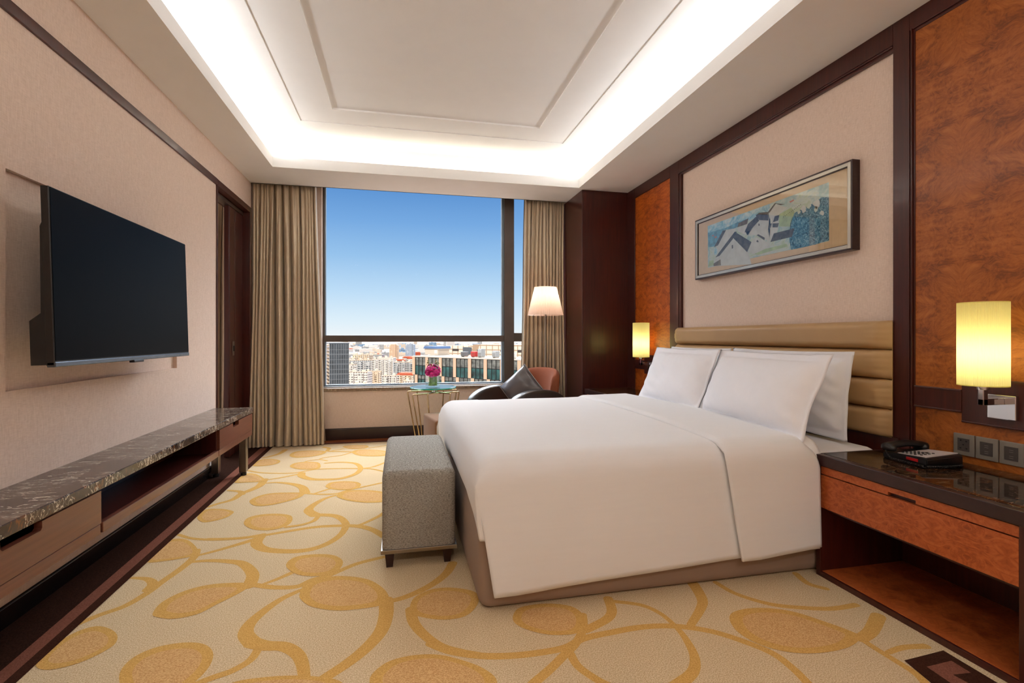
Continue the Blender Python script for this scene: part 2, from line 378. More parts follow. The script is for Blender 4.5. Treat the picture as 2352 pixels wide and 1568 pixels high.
# carpet (one floor mesh, pattern in its own faces)
A_ = lambda x, y: (100 + x / 2.352, 1200 + y / 2.352)
B_ = lambda x, y: (1000 + x / 1.7396, 1300 + y / 1.7396)
K_ = lambda x, y: (480 + x / 5.6, 1010 + y / 5.6)
leaves = [
 (A_, .72, [(590,490),(640,430),(760,370),(900,335),(1050,325),(1120,335),(1060,380),(940,440),(830,495),(700,520),(610,510)]),
 (A_, .76, [(1385,380),(1420,325),(1520,295),(1640,290),(1760,310),(1840,360),(1865,410),(1830,445),(1720,465),(1580,475),(1450,455),(1390,415)]),
 (A_, .72, [(1310,235),(1350,190),(1450,172),(1560,175),(1615,205),(1605,245),(1560,275),(1470,290),(1370,280)]),
 (A_, .78, [(710,88),(780,95),(830,140),(825,175),(740,195),(640,210),(560,215),(540,180),(620,110)]),
 (A_, .74, [(-40,760),(60,660),(180,590),(290,560),(370,580),(400,620),(370,670),(250,735),(120,780),(0,795)]),
 (A_, .74, [(410,820),(470,740),(590,680),(740,650),(860,655),(915,700),(900,770),(830,850),(700,940),(520,960),(430,910)]),
 (A_, .80, [(1760,860),(1830,770),(1950,725),(2110,712),(2250,740),(2380,790),(2450,860),(2400,960),(2100,1000),(1850,970)]),
 (A_, .78, [(1980,450),(2010,400),(2100,360),(2210,352),(2330,375),(2350,430),(2290,500),(2180,525),(2060,515),(1990,490)]),
 (A_, .78, [(990,880),(1200,835),(1450,830),(1620,870),(1600,1000),(1200,1100),(1000,1000)]),
 (B_, .76, [(310,200),(340,165),(440,150),(540,160),(590,195),(595,240),(560,270),(460,275),(370,255),(320,230)]),
 (B_, .78, [(1175,210),(1200,180),(1290,167),(1420,180),(1550,220),(1660,260),(1700,285),(1650,325),(1540,347),(1420,345),(1300,315),(1210,265)]),
 (K_, .74, [(450,1085),(490,1010),(640,965),(860,950),(1040,970),(1075,1020),(1040,1080),(940,1130),(760,1165),(560,1150)]),
 (K_, .78, [(520,800),(570,750),(720,700),(900,680),(1180,678),(1230,690),(1160,745),(960,805),(760,845),(600,850)]),
 (K_, .78, [(1645,715),(1720,665),(1900,645),(2150,655),(2350,700),(2380,760),(2250,800),(2000,808),(1780,780),(1670,745)]),
 (K_, .76, [(1500,595),(1560,550),(1720,533),(1890,540),(1955,570),(1930,610),(1840,640),(1680,645),(1540,625)]),
 (K_, .76, [(-150,1000),(-50,900),(150,888),(290,910),(315,940),(220,1000),(60,1045),(-80,1060)]),
 (K_, .78, [(330,550),(400,480),(480,435),(600,440),(700,490),(715,520),(650,540),(500,548)]),
 (K_, .78, [(1040,345),(1100,300),(1250,283),(1400,290),(1435,325),(1420,365),(1300,382),(1150,378)]),
 (K_, .78, [(560,330),(640,265),(760,245),(880,255),(918,275),(880,305),(760,330),(640,340)]),
 (K_, .78, [(1035,200),(1100,155),(1250,138),(1450,140),(1510,155),(1450,190),(1280,220),(1100,228)]),
 (K_, .78, [(1835,160),(1900,130),(2050,125),(2250,140),(2330,165),(2280,200),(2100,212),(1920,200)]),
 (K_, .78, [(1720,90),(1800,72),(2000,68),(2055,90),(1980,115),(1820,117)])]
vines = [
 (A_, .022, .045, [(730,65),(800,85),(920,92),(1060,85),(1180,70),(1330,45),(1460,25),(1560,18),(1700,18),(1780,40),(1850,80)]),
 (A_, .06, .035, [(1170,75),(1150,115),(1200,145),(1320,155),(1440,145),(1540,110),(1610,60),(1635,10)]),
 (A_, .045, .022, [(1160,85),(1060,115),(940,150),(830,178)]),
 (A_, .04, .03, [(825,150),(810,190),(740,250),(640,320),(560,380),(440,450),(300,500),(190,545)]),
 (A_, .02, .05, [(480,298),(560,305),(590,330),(570,360)]),
 (A_, .025, .06, [(800,212),(900,205),(1010,210),(1080,225),(1130,280),(1110,340)]),
 (A_, .035, .03, [(1130,335),(1250,350),(1370,345),(1450,310),(1540,285),(1600,260),(1700,220),(1840,185)]),
 (A_, .02, .03, [(1190,332),(1270,302),(1360,262)]),
 (A_, .025, .06, [(1390,365),(1290,410),(1200,470),(1120,540),(1092,600),(1130,650)]),
 (A_, .06, .035, [(1130,650),(1200,665),(1300,670),(1370,710),(1400,770),(1410,850)]),
 (A_, .03, .03, [(1165,670),(1120,740),(1020,800),(920,835),(830,870)]),
 (A_, .06, .04, [(1850,420),(1850,500),(1820,590),(1740,680),(1640,760),(1510,845)]),
 (A_, .03, .045, [(1870,425),(1960,400),(2080,345),(2170,280),(2210,220)]),
 (A_, .045, .03, [(1985,470),(2000,540),(2060,610),(2150,670),(2260,700),(2352,715)]),
 (B_, .035, .03, [(-20,310),(60,340),(180,358),(300,358),(420,345),(520,325),(590,290),(700,265),(830,243),(960,240),(1100,260),(1230,300),(1350,350),(1430,410),(1490,470)]),
 (B_, .03, .035, [(590,195),(590,250),(560,310),(520,350),(460,410),(390,470)]),
 (B_, .03, .03, [(540,350),(570,400),(640,450),(700,480),(760,500)]),
 (B_, .02, .05, [(960,240),(1000,290),(1035,360),(1030,420),(980,466),(900,520)]),
 (B_, .025, .02, [(700,140),(820,155),(900,190),(960,240)]),
 (B_, .05, .03, [(1030,70),(1065,130),(1060,170),(1020,235)]),
 (B_, .04, .04, [(690,130),(705,180),(680,215),(600,255)]),
 (B_, .025, .03, [(1120,65),(1200,110),(1330,150),(1450,165),(1580,170),(1680,155)]),
 (B_, .05, .045, [(1770,200),(1740,260),(1700,290)]),
 (B_, .025, .03, [(1700,290),(1760,330),(1850,385),(1920,430),(1960,470),(2000,520)]),
 (B_, .02, .03, [(1810,345),(1870,325),(1960,320)]),
 (B_, .03, .03, [(1440,30),(1490,70),(1560,90)]),
 (K_, .025, .03, [(-20,1275),(250,1270),(500,1250),(700,1215)]),
 (K_, .022, .07, [(1640,710),(1480,760),(1340,840),(1280,910),(1360,965)]),
 (K_, .05, .04, [(1360,965),(1560,970),(1680,1000),(1760,1080),(1740,1160)]),
 (K_, .03, .03, [(1410,970),(1350,1040),(1200,1090),(1000,1120)]),
 (K_, .035, .035, [(1740,1105),(1850,1110),(2000,1130),(2200,1200),(2300,1260)]),
 (K_, .02, .035, [(1800,1110),(1950,1090),(2180,985),(2250,940)]),
 (K_, .025, .03, [(1250,690),(1450,700),(1650,690),(1780,650),(1900,620),(2050,590),(2210,555),(2300,540)]),
 (K_, .02, .025, [(1370,686),(1570,624)]),
 (K_, .02, .07, [(700,560),(880,548),(1080,570),(1200,610),(1235,680)]),
 (K_, .06, .03, [(710,510),(650,590),(500,660),(420,690),(300,770),(120,820),(0,860)]),
 (K_, .025, .05, [(250,650),(400,665),(420,700)]),
 (K_, .02, .03, [(700,520),(900,490),(1180,435)]),
 (K_, .025, .025, [(500,395),(650,420),(850,430),(1100,425),(1300,390),(1430,375),(1700,368),(1960,368),(2100,375),(2260,410)]),
 (K_, .06, .03, [(1190,430),(1200,470),(1320,505),(1500,510),(1700,495),(1880,440),(1950,370),(1900,310),(1780,290),(1650,288),(1500,300)]),
 (K_, .02, .03, [(1960,365),(2100,350),(2270,290)]),
 (K_, .02, .02, [(1230,285),(1300,265),(1430,255),(1520,270)]),
 (K_, .02, .02, [(1430,245),(1500,225),(1700,200),(1850,155)]),
 (K_, .05, .03, [(980,130),(900,180),(780,215),(700,232)]),
 (K_, .04, .03, [(1480,95),(1545,110),(1530,145),(1700,150),(1850,155)]),
 (K_, .02, .02, [(1590,140),(1730,115)]),
 (K_, .02, .02, [(2060,105),(2200,85),(2340,60)])]
bm = NB()
poly(bm, [(-3.0, YB, 0), (XR + .1, YB, 0), (XR + .1, YW + .1, 0), (-3.0, YW + .1, 0)], 0)
for vi, (mp, w0, w1, pts) in enumerate(vines):
    vz_ = .0005 + vi * .00001
    P = [atz(*mp(*p), 0) for p in smooth_pts(pts, 6)]
    n = len(P); L = []; Rr = []
    for i, p in enumerate(P):
        q0, q1 = P[max(0, i - 1)], P[min(n - 1, i + 1)]
        dx, dy = q1[0] - q0[0], q1[1] - q0[1]; d = math.hypot(dx, dy) or 1
        w = (w0 + (w1 - w0) * i / (n - 1)) * 0.5 * 1.02
        L.append((p[0] - dy / d * w, p[1] + dx / d * w)); Rr.append((p[0] + dy / d * w, p[1] - dx / d * w))
    for c_, w in ((P[0], w0 * .51), (P[-1], w1 * .51)):
        poly(bm, [(c_[0] + w * math.cos(k * math.pi / 8), c_[1] + w * math.sin(k * math.pi / 8), vz_ - .000004) for k in range(16)], 1)
    for i in range(n - 1):
        poly(bm, [(*L[i], vz_), (*L[i + 1], vz_), (*Rr[i + 1], vz_), (*Rr[i], vz_)], 1)
for li, (mp, k, pts) in enumerate(leaves):
    P = [atz(*mp(*p), 0) for p in smooth_pts(pts, 5, True)]
    cx = sum(p[0] for p in P) / len(P); cy = sum(p[1] for p in P) / len(P)
    poly(bm, [(*p, .00105 + li * .00001) for p in P], 1)
    poly(bm, [(cx + (p[0] - cx) * k, cy + (p[1] - cy) * k, .0014 + li * .00001) for p in P], 2)
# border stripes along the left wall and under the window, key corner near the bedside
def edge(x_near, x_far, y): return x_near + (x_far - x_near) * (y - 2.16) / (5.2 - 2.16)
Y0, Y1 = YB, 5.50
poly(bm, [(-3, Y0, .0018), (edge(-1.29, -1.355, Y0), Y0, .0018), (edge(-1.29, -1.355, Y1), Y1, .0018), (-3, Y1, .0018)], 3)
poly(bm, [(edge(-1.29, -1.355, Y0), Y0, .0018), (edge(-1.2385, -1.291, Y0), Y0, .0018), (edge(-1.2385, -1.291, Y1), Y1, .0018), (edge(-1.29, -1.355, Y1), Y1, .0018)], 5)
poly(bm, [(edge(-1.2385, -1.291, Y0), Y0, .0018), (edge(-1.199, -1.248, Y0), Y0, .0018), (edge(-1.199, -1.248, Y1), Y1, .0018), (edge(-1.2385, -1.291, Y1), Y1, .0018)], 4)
poly(bm, [(-1.33, 5.40, .0022), (XR, 5.40, .0022), (XR, 5.43, .0022), (-1.33, 5.43, .0022)], 4)
poly(bm, [(-1.33, 5.43, .0022), (XR, 5.43, .0022), (XR, 5.48, .0022), (-1.33, 5.48, .0022)], 5)
poly(bm, [(-1.33, 5.48, .0022), (XR, 5.48, .0022), (XR, 5.62, .0022), (-1.33, 5.62, .0022)], 6)
k1 = [atz(*B_(*p), 0) for p in [(1873,378),(2030,338),(2300,500),(2090,560)]]
poly(bm, [(*p, .0018) for p in k1], 4)
k2 = [atz(*B_(*p), 0) for p in [(1963,404),(2062,380),(2140,428),(2068,436),(2150,480),(2090,490)]]
poly(bm, [(*p, .0024) for p in k2], 5)
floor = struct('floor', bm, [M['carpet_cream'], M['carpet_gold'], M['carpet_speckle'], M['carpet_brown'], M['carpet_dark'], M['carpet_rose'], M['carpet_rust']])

# ceiling: dropped soffit with a lit cove around a stepped tray
CXa, CXb, CYa, CYb = -1.138, 1.80, -0.55, 4.88
bm = NB(); SO = 0.16
top = 2.741
# soffit as four boxes, lower face at CZ, shelf at top
box(bm, -1.60, CXa, YB - .1, 5.44, CZ, top); box(bm, CXb, XR + .12, YB - .1, 5.44, CZ, top)
box(bm, CXa, CXb, CYb, 5.44, CZ, top); box(bm, CXa, CXb, YB - .1, CYa, CZ, top)
# cove back walls, then the raised ceiling with two stepped recesses
x0, x1, y0, y1 = CXa - SO, CXb + SO, CYa - SO, CYb + SO
box(bm, -1.60, x0, YB - .1, 5.44, top, UZ + .2, 1); box(bm, x1, XR + .12, YB - .1, 5.44, top, UZ + .2, 1)
box(bm, x0, x1, y1, 5.44, top, UZ + .2, 1); box(bm, x0, x1, YB - .1, y0, top, UZ + .2, 1)
box(bm, -3.0, XR + .12, 5.44, YW + .45, 2.92, 3.14)            # curtain slot
box(bm, -1.60, XR + .12, 5.425, 5.44, CZ, 2.95)
box(bm, -3.0, -1.60, YB - .1, 5.44, 2.50, 3.1)
ox0, ox1, oy0, oy1 = -0.835, 1.505, -0.3, 4.52
ix0, ix1, iy0, iy1 = -0.545, 1.20, 0.0, 4.25
def ringbox(a, b, z0, z1, mi=0):
    ax0, ax1, ay0, ay1 = a; bx0, bx1, by0, by1 = b
    box(bm, ax0, bx0, ay0, ay1, z0, z1, mi); box(bm, bx1, ax1, ay0, ay1, z0, z1, mi)
    box(bm, bx0, bx1, ay0, by0, z0, z1, mi); box(bm, bx0, bx1, by1, ay1, z0, z1, mi)
ringbox((x0, x1, y0, y1), (ox0, ox1, oy0, oy1), UZ, UZ + .2)
ringbox((ox0, ox1, oy0, oy1), (ix0, ix1, iy0, iy1), UZ + .005, UZ + .2)
box(bm, ix0, ix1, iy0, iy1, UZ + .018, UZ + .2)
struct('ceiling', bm, [M['ceiling_paint'], M['cove_paint']])
for (n, lab, b) in [('left', 'warm light strip hidden in the ceiling cove above the television wall', (x0 + .03, x0 + .06, y0 + .05, y1 - .05)),
                    ('right', 'warm light strip hidden in the ceiling cove above the bed wall', (x1 - .06, x1 - .03, y0 + .05, y1 - .05)),
                    ('far', 'warm light strip hidden in the ceiling cove nearest the window', (x0 + .12, x1 - .12, y1 - .06, y1 - .045)),
                    ('near', 'warm light strip hidden in the ceiling cove at the entry end of the room', (x0 + .12, x1 - .12, y0 + .03, y0 + .06))]:
    bm = NB(); box(bm, b[0], b[1], b[2], b[3], top + .002, top + .03)
    tag(finish('light_strip', bm, M['led_strip_soft' if n in ('far', 'near') else 'led_strip']), lab, 'light', 'light strips in the ceiling cove')
# walls
bm = NB()   # left wall: with the television niche and the doorway near the window
NY0, NY1, NZ0, NZ1 = 2.267, 3.75, 0.893, 1.743
DY0, DY1, DZ = 4.485, 5.37, 2.335
xa = XL - .12
box(bm, xa, XL, YB - .1, NY0, 0, CZ + .05); box(bm, xa, XL, NY1, DY0, 0, CZ + .05)
box(bm, xa, XL, NY0, NY1, 0, NZ0); box(bm, xa, XL, NY0, NY1, NZ1, CZ + .05)
box(bm, xa, XL - .022, NY0, NY1, NZ0, NZ1)
box(bm, xa, XL, DY0, 5.44, DZ + .055, CZ + .05)
struct('wall_left', bm, M['wallpaper'])
bm = NB(); box(bm, XL - .004, XL + .012, YB, DY0, 2.338, 2.390, 0, .003)
struct('trim_1', bm, M['dark_wood'])
bm = NB()
box(bm, XL + .0, XL + .010, YB, DY0 + .005, 0.0, 0.085, 0); box(bm, XL + .0, XL + .016, YB, DY0 + .005, 0.055, 0.085, 0, .004)
struct('baseboard_left', bm, M['black_baseboard'])
# doorway: jambs, head, sliding door leaf, track, dim space behind
bm = NB()
box(bm, xa - .02, XL + .010, DY0 - .012, DY0 + .006, 0, DZ + .055, 0, .003)
box(bm, xa - .06, XL + .010, DY1 - .0, 5.435, 0, DZ + .055, 0, .003)
box(bm, xa - .06, XL + .010, DY0 + .006, DY1, DZ, DZ + .055, 0, .003)
struct('trim_2', bm, M['dark_wood'])
t = thing('sliding_door', 'dark wooden sliding door standing part open in the doorway beside the console', 'door', (-1.545, 5.13, 0.01)); t['kind'] = 'structure'; t.name = 'door_1'
bm = NB(); box(bm, -.02, .02, -.165, .238, 0, 2.29, 0, .003); box(bm, .018, .024, -.155, -.10, 0.0, 2.28, 0, .002); box(bm, .018, .024, .0, .2, 0.0, 2.28, 0, .002)
finish('door_leaf', bm, M['dark_wood'], t)
bm = NB(); box(bm, .024, .030, -.085, -.035, 0.92, 1.05, 0, .002); finish('door_handle', bm, M['steel'], t)
bm = NB(); box(bm, .030, .032, -.072, -.048, 0.96, 1.01); finish('handle_recess', bm, M['shadow_gap'], t)
bm = NB(); box(bm, -.03, .03, -.62, .235, 2.285, 2.32, 0, .002); finish('door_track', bm, M['steel'], t)
bm = NB(); box(bm, -3.1, -3.0, YB, 5.8, 0, 3.0); box(bm, -3.0, xa, 4.1, 4.2, 0, 2.55)
struct('wall_passage', bm, M['wallpaper'])
# window wall
WX0, SZ = -0.822, 0.556
bm = NB()
box(bm, -1.95, WX0, YW, YW + .25, 0, 3.0); box(bm, -3.0, -2.9, YW, YW + .25, 0, 3.0); box(bm, -2.9, -1.95, YW, YW + .25, 0, SZ); box(bm, -2.9, -1.95, YW, YW + .25, 2.85, 3.0); box(bm, WX0, 2.5, YW, YW + .25, 0, SZ - .035)
box(bm, 1.90, 2.5, YW, YW + .25, SZ - .035, 3.0)
struct('wall_back', bm, M['wallpaper'])
bm = NB(); box(bm, WX0 + .01, 1.86, YW - .016, YW, 0, 0.115, 0, .004); box(bm, WX0 + .01, 1.86, YW - .010, YW, 0.09, 0.125, 0, .004)
struct('baseboard_back', bm, M['espresso_wood'])
bm = NB(); box(bm, WX0 - .0, 1.90, YW - .022, YW + .12, SZ - .036, SZ, 0, .006)
struct('trim_3', bm, M['sill_stone'])
# window 1: frame, rail, mullion, panes
GY = YW + .09
def wx(px): return aty(px, 600, GY)[0]
w = thing('window_1', None, None); w['kind'] = 'structure'
def wpart(name, boxes, mat, par=w, bev=.004):
    bm = NB()
    for b in boxes: box(bm, *b, 0, bev)
    return finish(name, bm, M[mat], par)
zr0, zr1 = zd(784.5, GY * CS + 0.0), zd(769.5, GY * CS)
zr0 = aty(950, 784.5, GY - .03)[1]; zr1 = aty(950, 770, GY - .03)[1]
wpart('window_frame', [(wx(741), wx(746), GY - .03, GY + .04, SZ, 2.92), (wx(1182) + .42, 1.92, GY - .03, GY + .04, SZ, 2.92)], 'window_frame')
wpart('jamb_strip', [(WX0, wx(741), GY - .035, GY + .04, SZ, 2.92)], 'alu_pale')
wpart('mullion', [(wx(1157), wx(1179), GY - .045, GY + .04, SZ, 2.92)], 'window_frame')
wpart('rail', [(wx(746), wx(1157), GY - .035, GY + .04, zr0, zr1)], 'window_frame')
wpart('rail', [(wx(1179), 1.92, GY - .035, GY + .04, zr0, zr1 + .03)], 'window_frame')
wpart('window_seal', [(wx(746), wx(749), GY - .02, GY + .03, SZ + .02, 2.92), (wx(1151.5), wx(1157), GY - .02, GY + .03, SZ + .02, 2.92),
                      (wx(746), wx(1157), GY - .02, GY + .03, SZ, SZ + .028)], 'window_seal', bev=.002)
wpart('window_ledge', [(WX0, 1.9, GY - .05, GY - .0, SZ, SZ + .012)], 'alu_pale', bev=.002)
for (a0, a1, b0, b1) in [(wx(748), wx(1152), zr1, 2.92), (wx(748), wx(1152), SZ + .02, zr0), (wx(1179), 1.9, zr1 + .03, 2.92), (wx(1179), 1.9, SZ, zr0)]:
    bm = NB(); box(bm, a0, a1, GY, GY + .006, b0, b1); finish('window_pane', bm, M['window_glass'], w)
w2_ = thing('window_2', None, None); w2_['kind'] = 'structure'  # unseen window added to let light into the passage
wpart('window_frame', [(-2.9, -2.86, GY - .03, GY + .04, SZ, 2.85), (-1.99, -1.95, GY - .03, GY + .04, SZ, 2.85), (-2.86, -1.99, GY - .03, GY + .04, zr0, zr1)], 'window_frame', w2_)
bm = NB(); box(bm, -2.86, -1.99, GY, GY + .006, SZ, 2.85); finish('window_pane', bm, M['window_glass'], w2_)
# right wall: timber frame with burl panels and a wallpapered field behind the bed
bm = NB(); box(bm, XR + .02, XR + .14, YB - .1, 5.8, 0, 3.0); struct('wall_right', bm, M['wallpaper'])
bm = NB(); e = .012
Xf = XR - e
def fr(y0, y1, z0, z1, x=Xf, b=.003): box(bm, x, XR + .02, y0, y1, z0, z1, 0, b)
fr(3.93, 4.075, 0, CZ); fr(4.767, 4.95, 0, CZ); fr(1.905, 1.987, 0, CZ)
fr(4.075, 4.767, 2.54, CZ); fr(YB, 1.905, 2.56, CZ)
fr(1.987, 3.93, 2.54, CZ); fr(1.987, 3.93, 2.515, 2.545, Xf + .006); fr(1.987, 3.93, 2.527, 2.536, Xf - .004)
fr(1.883, 1.905, 0, 2.56, Xf + .006); fr(1.890, 1.898, 0, 2.565, Xf - .004)
fr(YB, 1.883, 2.545, 2.56, Xf + .006)
fr(3.905, 3.93, 1.0, 2.54, Xf + .006)
fr(1.679, 1.883, .777, .869); fr(1.36, 1.679, .738, .925); fr(YB, 1.36, .777, .869)
fr(1.679, 1.883, .865, .873, Xf - .003); fr(1.679, 1.883, .773, .781, Xf - .003); fr(1.36, 1.679, .733, .741, Xf - .003)
fr(4.56, 4.767, .777, .869); fr(4.26, 4.56, .738, .925); fr(4.075, 4.26, .777, .869)
fr(1.95, 3.97, 0.45, 0.61, Xf - .01)
struct('trim_4', bm, M['dark_wood'])
bm = NB(); box(bm, XR - .002, XR + .02, YB, 1.883, 0.3, 2.56); struct('wall_panel_near', bm, M['burl'])
bm = NB(); box(bm, XR - .002, XR + .02, 4.075, 4.767, 0.3, 2.545)
struct('wall_panel_far', bm, M['burl_orange'])
# dark timber column beside the window curtain
bm = NB(); box(bm, 1.852, XR + .02, 4.93, YW, 0, CZ, 0, .004); struct('wall_column', bm, M['dark_wood'])
# wall behind the camera
bm = NB(); box(bm, -3.0, XR + .1, YB - .12, YB, 0, 3.0); struct('wall_front', bm, M['wallpaper'])
# roof slab and outside skin keep the sun out
bm = NB(); box(bm, -3.2, XR + .3, YB - .3, YW + .5, 3.14, 3.3); struct('ceiling_slab', bm, M['ceiling_paint'])

# fill lamps added in the unseen soffit behind the camera, shaped like ceiling spots
for i, (dx, dy) in enumerate([(-0.6, -1.05), (0.35, -1.05), (1.3, -1.05)]):
    t = thing('downlight', ['round recessed downlight nearest the television wall at the entry end', 'middle round recessed downlight at the entry end', 'round recessed downlight nearest the bed wall at the entry end'][i], 'light', (dx, dy, CZ), 0, 'downlights at the entry end')
    bm = NB(); lathe(bm, [(.045, .0), (.058, -.004), (.062, 0.0)], 28); finish('trim_ring', bm, M['chrome'], t, 40)
    ld = bpy.data.lights.new('downlight_bulb', 'AREA'); ld.shape = 'DISK'; ld.size = .088; ld.energy = FILL_W; ld.color = (1, .97, .93)
    lo = bpy.data.objects.new('bulb', ld); C.objects.link(lo); lo.parent = t; lo.location = (0, 0, -.003)

# ------------------------------------------------------------------ BED
BX0, BX1, BY0, BY1 = 0.305, 2.28, 1.965, 3.80
bed = thing('bed', 'wide bed with beige fabric base and white mattress facing the television', 'bed', (0, 0, 0))
bm = NB(); box(bm, BX0, BX1, BY0, BY1, 0.0, 0.34, 0, .05, 4)
for v in bm.verts:
    if v.co.z < .02 and v.co.x > 1.0: v.co.z += 0
finish('bed_skirt', bm, M['skirt'], bed, 60)
bm = NB(); box(bm, BX0 + .0, BX1, BY0 + .0, BY1, 0.34, 0.562, 0, .05, 5); finish('mattress', bm, M['sheet_white'], bed, 60)
# headboard
hb = thing('headboard', 'tan leather headboard of four padded rows on the wall behind the bed', 'headboard', (XR, 2.9, .6))
zz = [.603, .744, .892, 1.039, 1.182]
for a0, a1 in zip(zz, zz[1:]):
    bm = NB()
    def hf(u, v):
        y = 1.982 + u * 1.948; z = a0 + v * (a1 - a0)
        ev = min(v, 1 - v) * (a1 - a0); eu = min(u, 1 - u) * 1.948
        k = min(1, ev / .035); k2 = min(1, eu / .03)
        p = math.sqrt(max(0, 1 - (1 - k) ** 2)) * math.sqrt(max(0, 1 - (1 - k2) ** 2))
        if eu < .12 and ev < .05: p *= 1 - .12 * (1 - eu / .12)
        return (2.36 - .05 * p - XR, y - 2.9, z - .6)
    V = grid(bm, hf, 60, 18)
    finish('padded_row', bm, M['leather_tan'], hb, 60)
bm = NB(); box(bm, -.020, -.0, -.912, 1.02, .004, .576); finish('backing_board', bm, M['leather_tan'], hb)
# duvet
ZT = 0.625
def duvet_fn(lift, near_z, far_z, foot=True, x_lo=None, x_hi=None, slant=.0):
    """arc-length style cross section over the bed; returns fn(u,v)"""
    Rd = .10
    def drop(s, length, R_):
        # s distance beyond the start of the rounding -> (outward, down)
        arc = R_ * math.pi / 2
        if s <= 0: return 0, 0
        if s < arc:
            a = s / R_; return R_ * math.sin(a), R_ * (1 - math.cos(a))
        return R_, R_ + (s - arc)
    y_n, y_f = BY0 - .03 - lift, BY1 + .03 + lift
    def fn(u, v):
        xs = x_lo + (x_hi - x_lo) * u
        # v: near bottom .. far bottom
        nz = near_z(xs)
        Ln = (ZT + lift - nz) - Rd + Rd * math.pi / 2; Lf = (ZT - far_z) - Rd + Rd * math.pi / 2
        W = (y_f - Rd) - (y_n + Rd); tot = Ln + W + Lf; s = v * tot
        if s < Ln: o, d = drop(Ln - s, 0, Rd); y = y_n + Rd - o
        elif s > Ln + W: o, d = drop(s - Ln - W, 0, Rd); y = y_f - Rd + o
        else: o, d = 0, 0; y = y_n + Rd + (s - Ln)
        x = xs; dx = 0
        if foot:
            xf_ = BX0 - .022
            Rf = .11; sx_ = (xf_ + Rf) - xs
            if sx_ > 0:
                ox, dx = drop(sx_, 0, Rf); x = xf_ + Rf - ox
        z = ZT + lift - max(d, dx)
        if d > 0 and dx > 0: z = ZT + lift - max(d, dx) - .25 * min(d, dx) * (1 if max(d, dx) < .12 else 0)
        # gentle crown, soft dips
        if d == 0 and dx == 0:
            yy = (y - BY0) / (BY1 - BY0); z += .018 * math.sin(math.pi * max(0, min(1, yy))) * min(1, (x - BX0) / .3)
        z += .004 * noise.noise(Vector((x * 3, y * 2, lift * 50))) 
        if d > Rd * .8 and y < 2.5:
            k = min(1, (d - .08) / .4)
            y -= .012 * k * (0.5 + noise.noise(Vector((x * 2.2, 1.3, z * 1.2)))) 
            x += slant * (d - .08) * max(0, 1 - (xs - x_lo) / .5)
        return (x, y, z)
    return fn
bm = NB()
xf_ = BX0 - .022
foot_len = (ZT - .30) - .11 + .11 * math.pi / 2
x_lo = xf_ + .11 - foot_len
nz = lambda x: (.072 + (.124 - .072) * max(0, min(1, (x - .39) / 1.1))) if x > xf_ else .072
# near-side and top sheet (u from the foot edge), foot drop as its own strip of the same mesh
top_fn = duvet_fn(0, nz, .30, True, x_lo, 1.90)
def dv(u, v):
    x, y, z = top_fn(u, v)
    xs = x_lo + (1.90 - x_lo) * u
    return (x, y, z)
NU, NV = 110, 120
# main sheet: clamp the foot drop out of the hanging sides
def main(u, v):
    xs = xf_ + .0 + (1.80 - xf_) * (.25 * u + .75 * u * u)
    fn2 = duvet_fn(0, nz, .25, False, xf_, 1.90, .16)
    x, y, z = fn2(u, v)
    # roll the foot edge down on the top area only
    sx_ = (xf_ + .11) - x
    if sx_ > 0 and z > ZT - .11:
        t = min(1, sx_ / .11); z -= (.11 * (1 - math.sqrt(max(0, 1 - t * t)))) * max(0, min(1, (z - (ZT - .11)) / .11))
    return (x, y, z)
grid(bm, main, NU, NV)
# foot drop, tucked slightly under
edge_pts = [p for p in (main(0, k / NV) for k in range(NV + 1)) if p[2] > ZT - .235]
def footf(u, v):
    f = u * (len(edge_pts) - 1); a_ = edge_pts[int(f)]; b_ = edge_pts[min(int(f) + 1, len(edge_pts) - 1)]; t = f - int(f)
    p = [a_[k] + (b_[k] - a_[k]) * t for k in range(3)]
    w_y = max(0, p[1] - BY0); zb = .295 + .085 * min(1, w_y / .25) ** .7 - .12 * max(0, min(1, (w_y - 1.0) / .8))
    z = p[2] + (zb - p[2]) * v
    return (p[0] - .010 * math.sin(v * math.pi) * min(1, max(0, p[1] - BY0 + .03) / .2) + .02 * v * v, p[1] + .006 * v, z)
grid(bm, footf, len(edge_pts) - 1, 14)
o = finish('duvet', bm, M['white_linen'], None, 180); mod_solid(o, .010, -1)
tag(o, 'plain white duvet spread over the bed and hanging down its near side', 'duvet')
bm = NB()
nz2 = lambda x: .118 + (.146 - .118) * max(0, min(1, (x - 1.49) / .38))
ov = duvet_fn(.016, nz2, .25, False, 1.385, 1.866, .17)
def over(u, v):
    x, y, z = ov(u, v)
    e = min(u / .06, 1); z2 = z - .012 * (1 - e) if z > ZT - .02 else z
    # right hem: rounds down behind the pillows
    if u > .8: z2 -= .05 * ((u - .8) / .2) ** 2 * max(0, min(1, (z - (ZT - .25)) / .2))
    if y < BY0 and u < .3: y -= .0
    return (x, y - (.010 if y < BY0 else 0), z2)
grid(bm, over, 40, 130)
o2 = finish('turned_down_fold', bm, M['white_linen'], o, 180); mod_solid(o2, .010, -1)

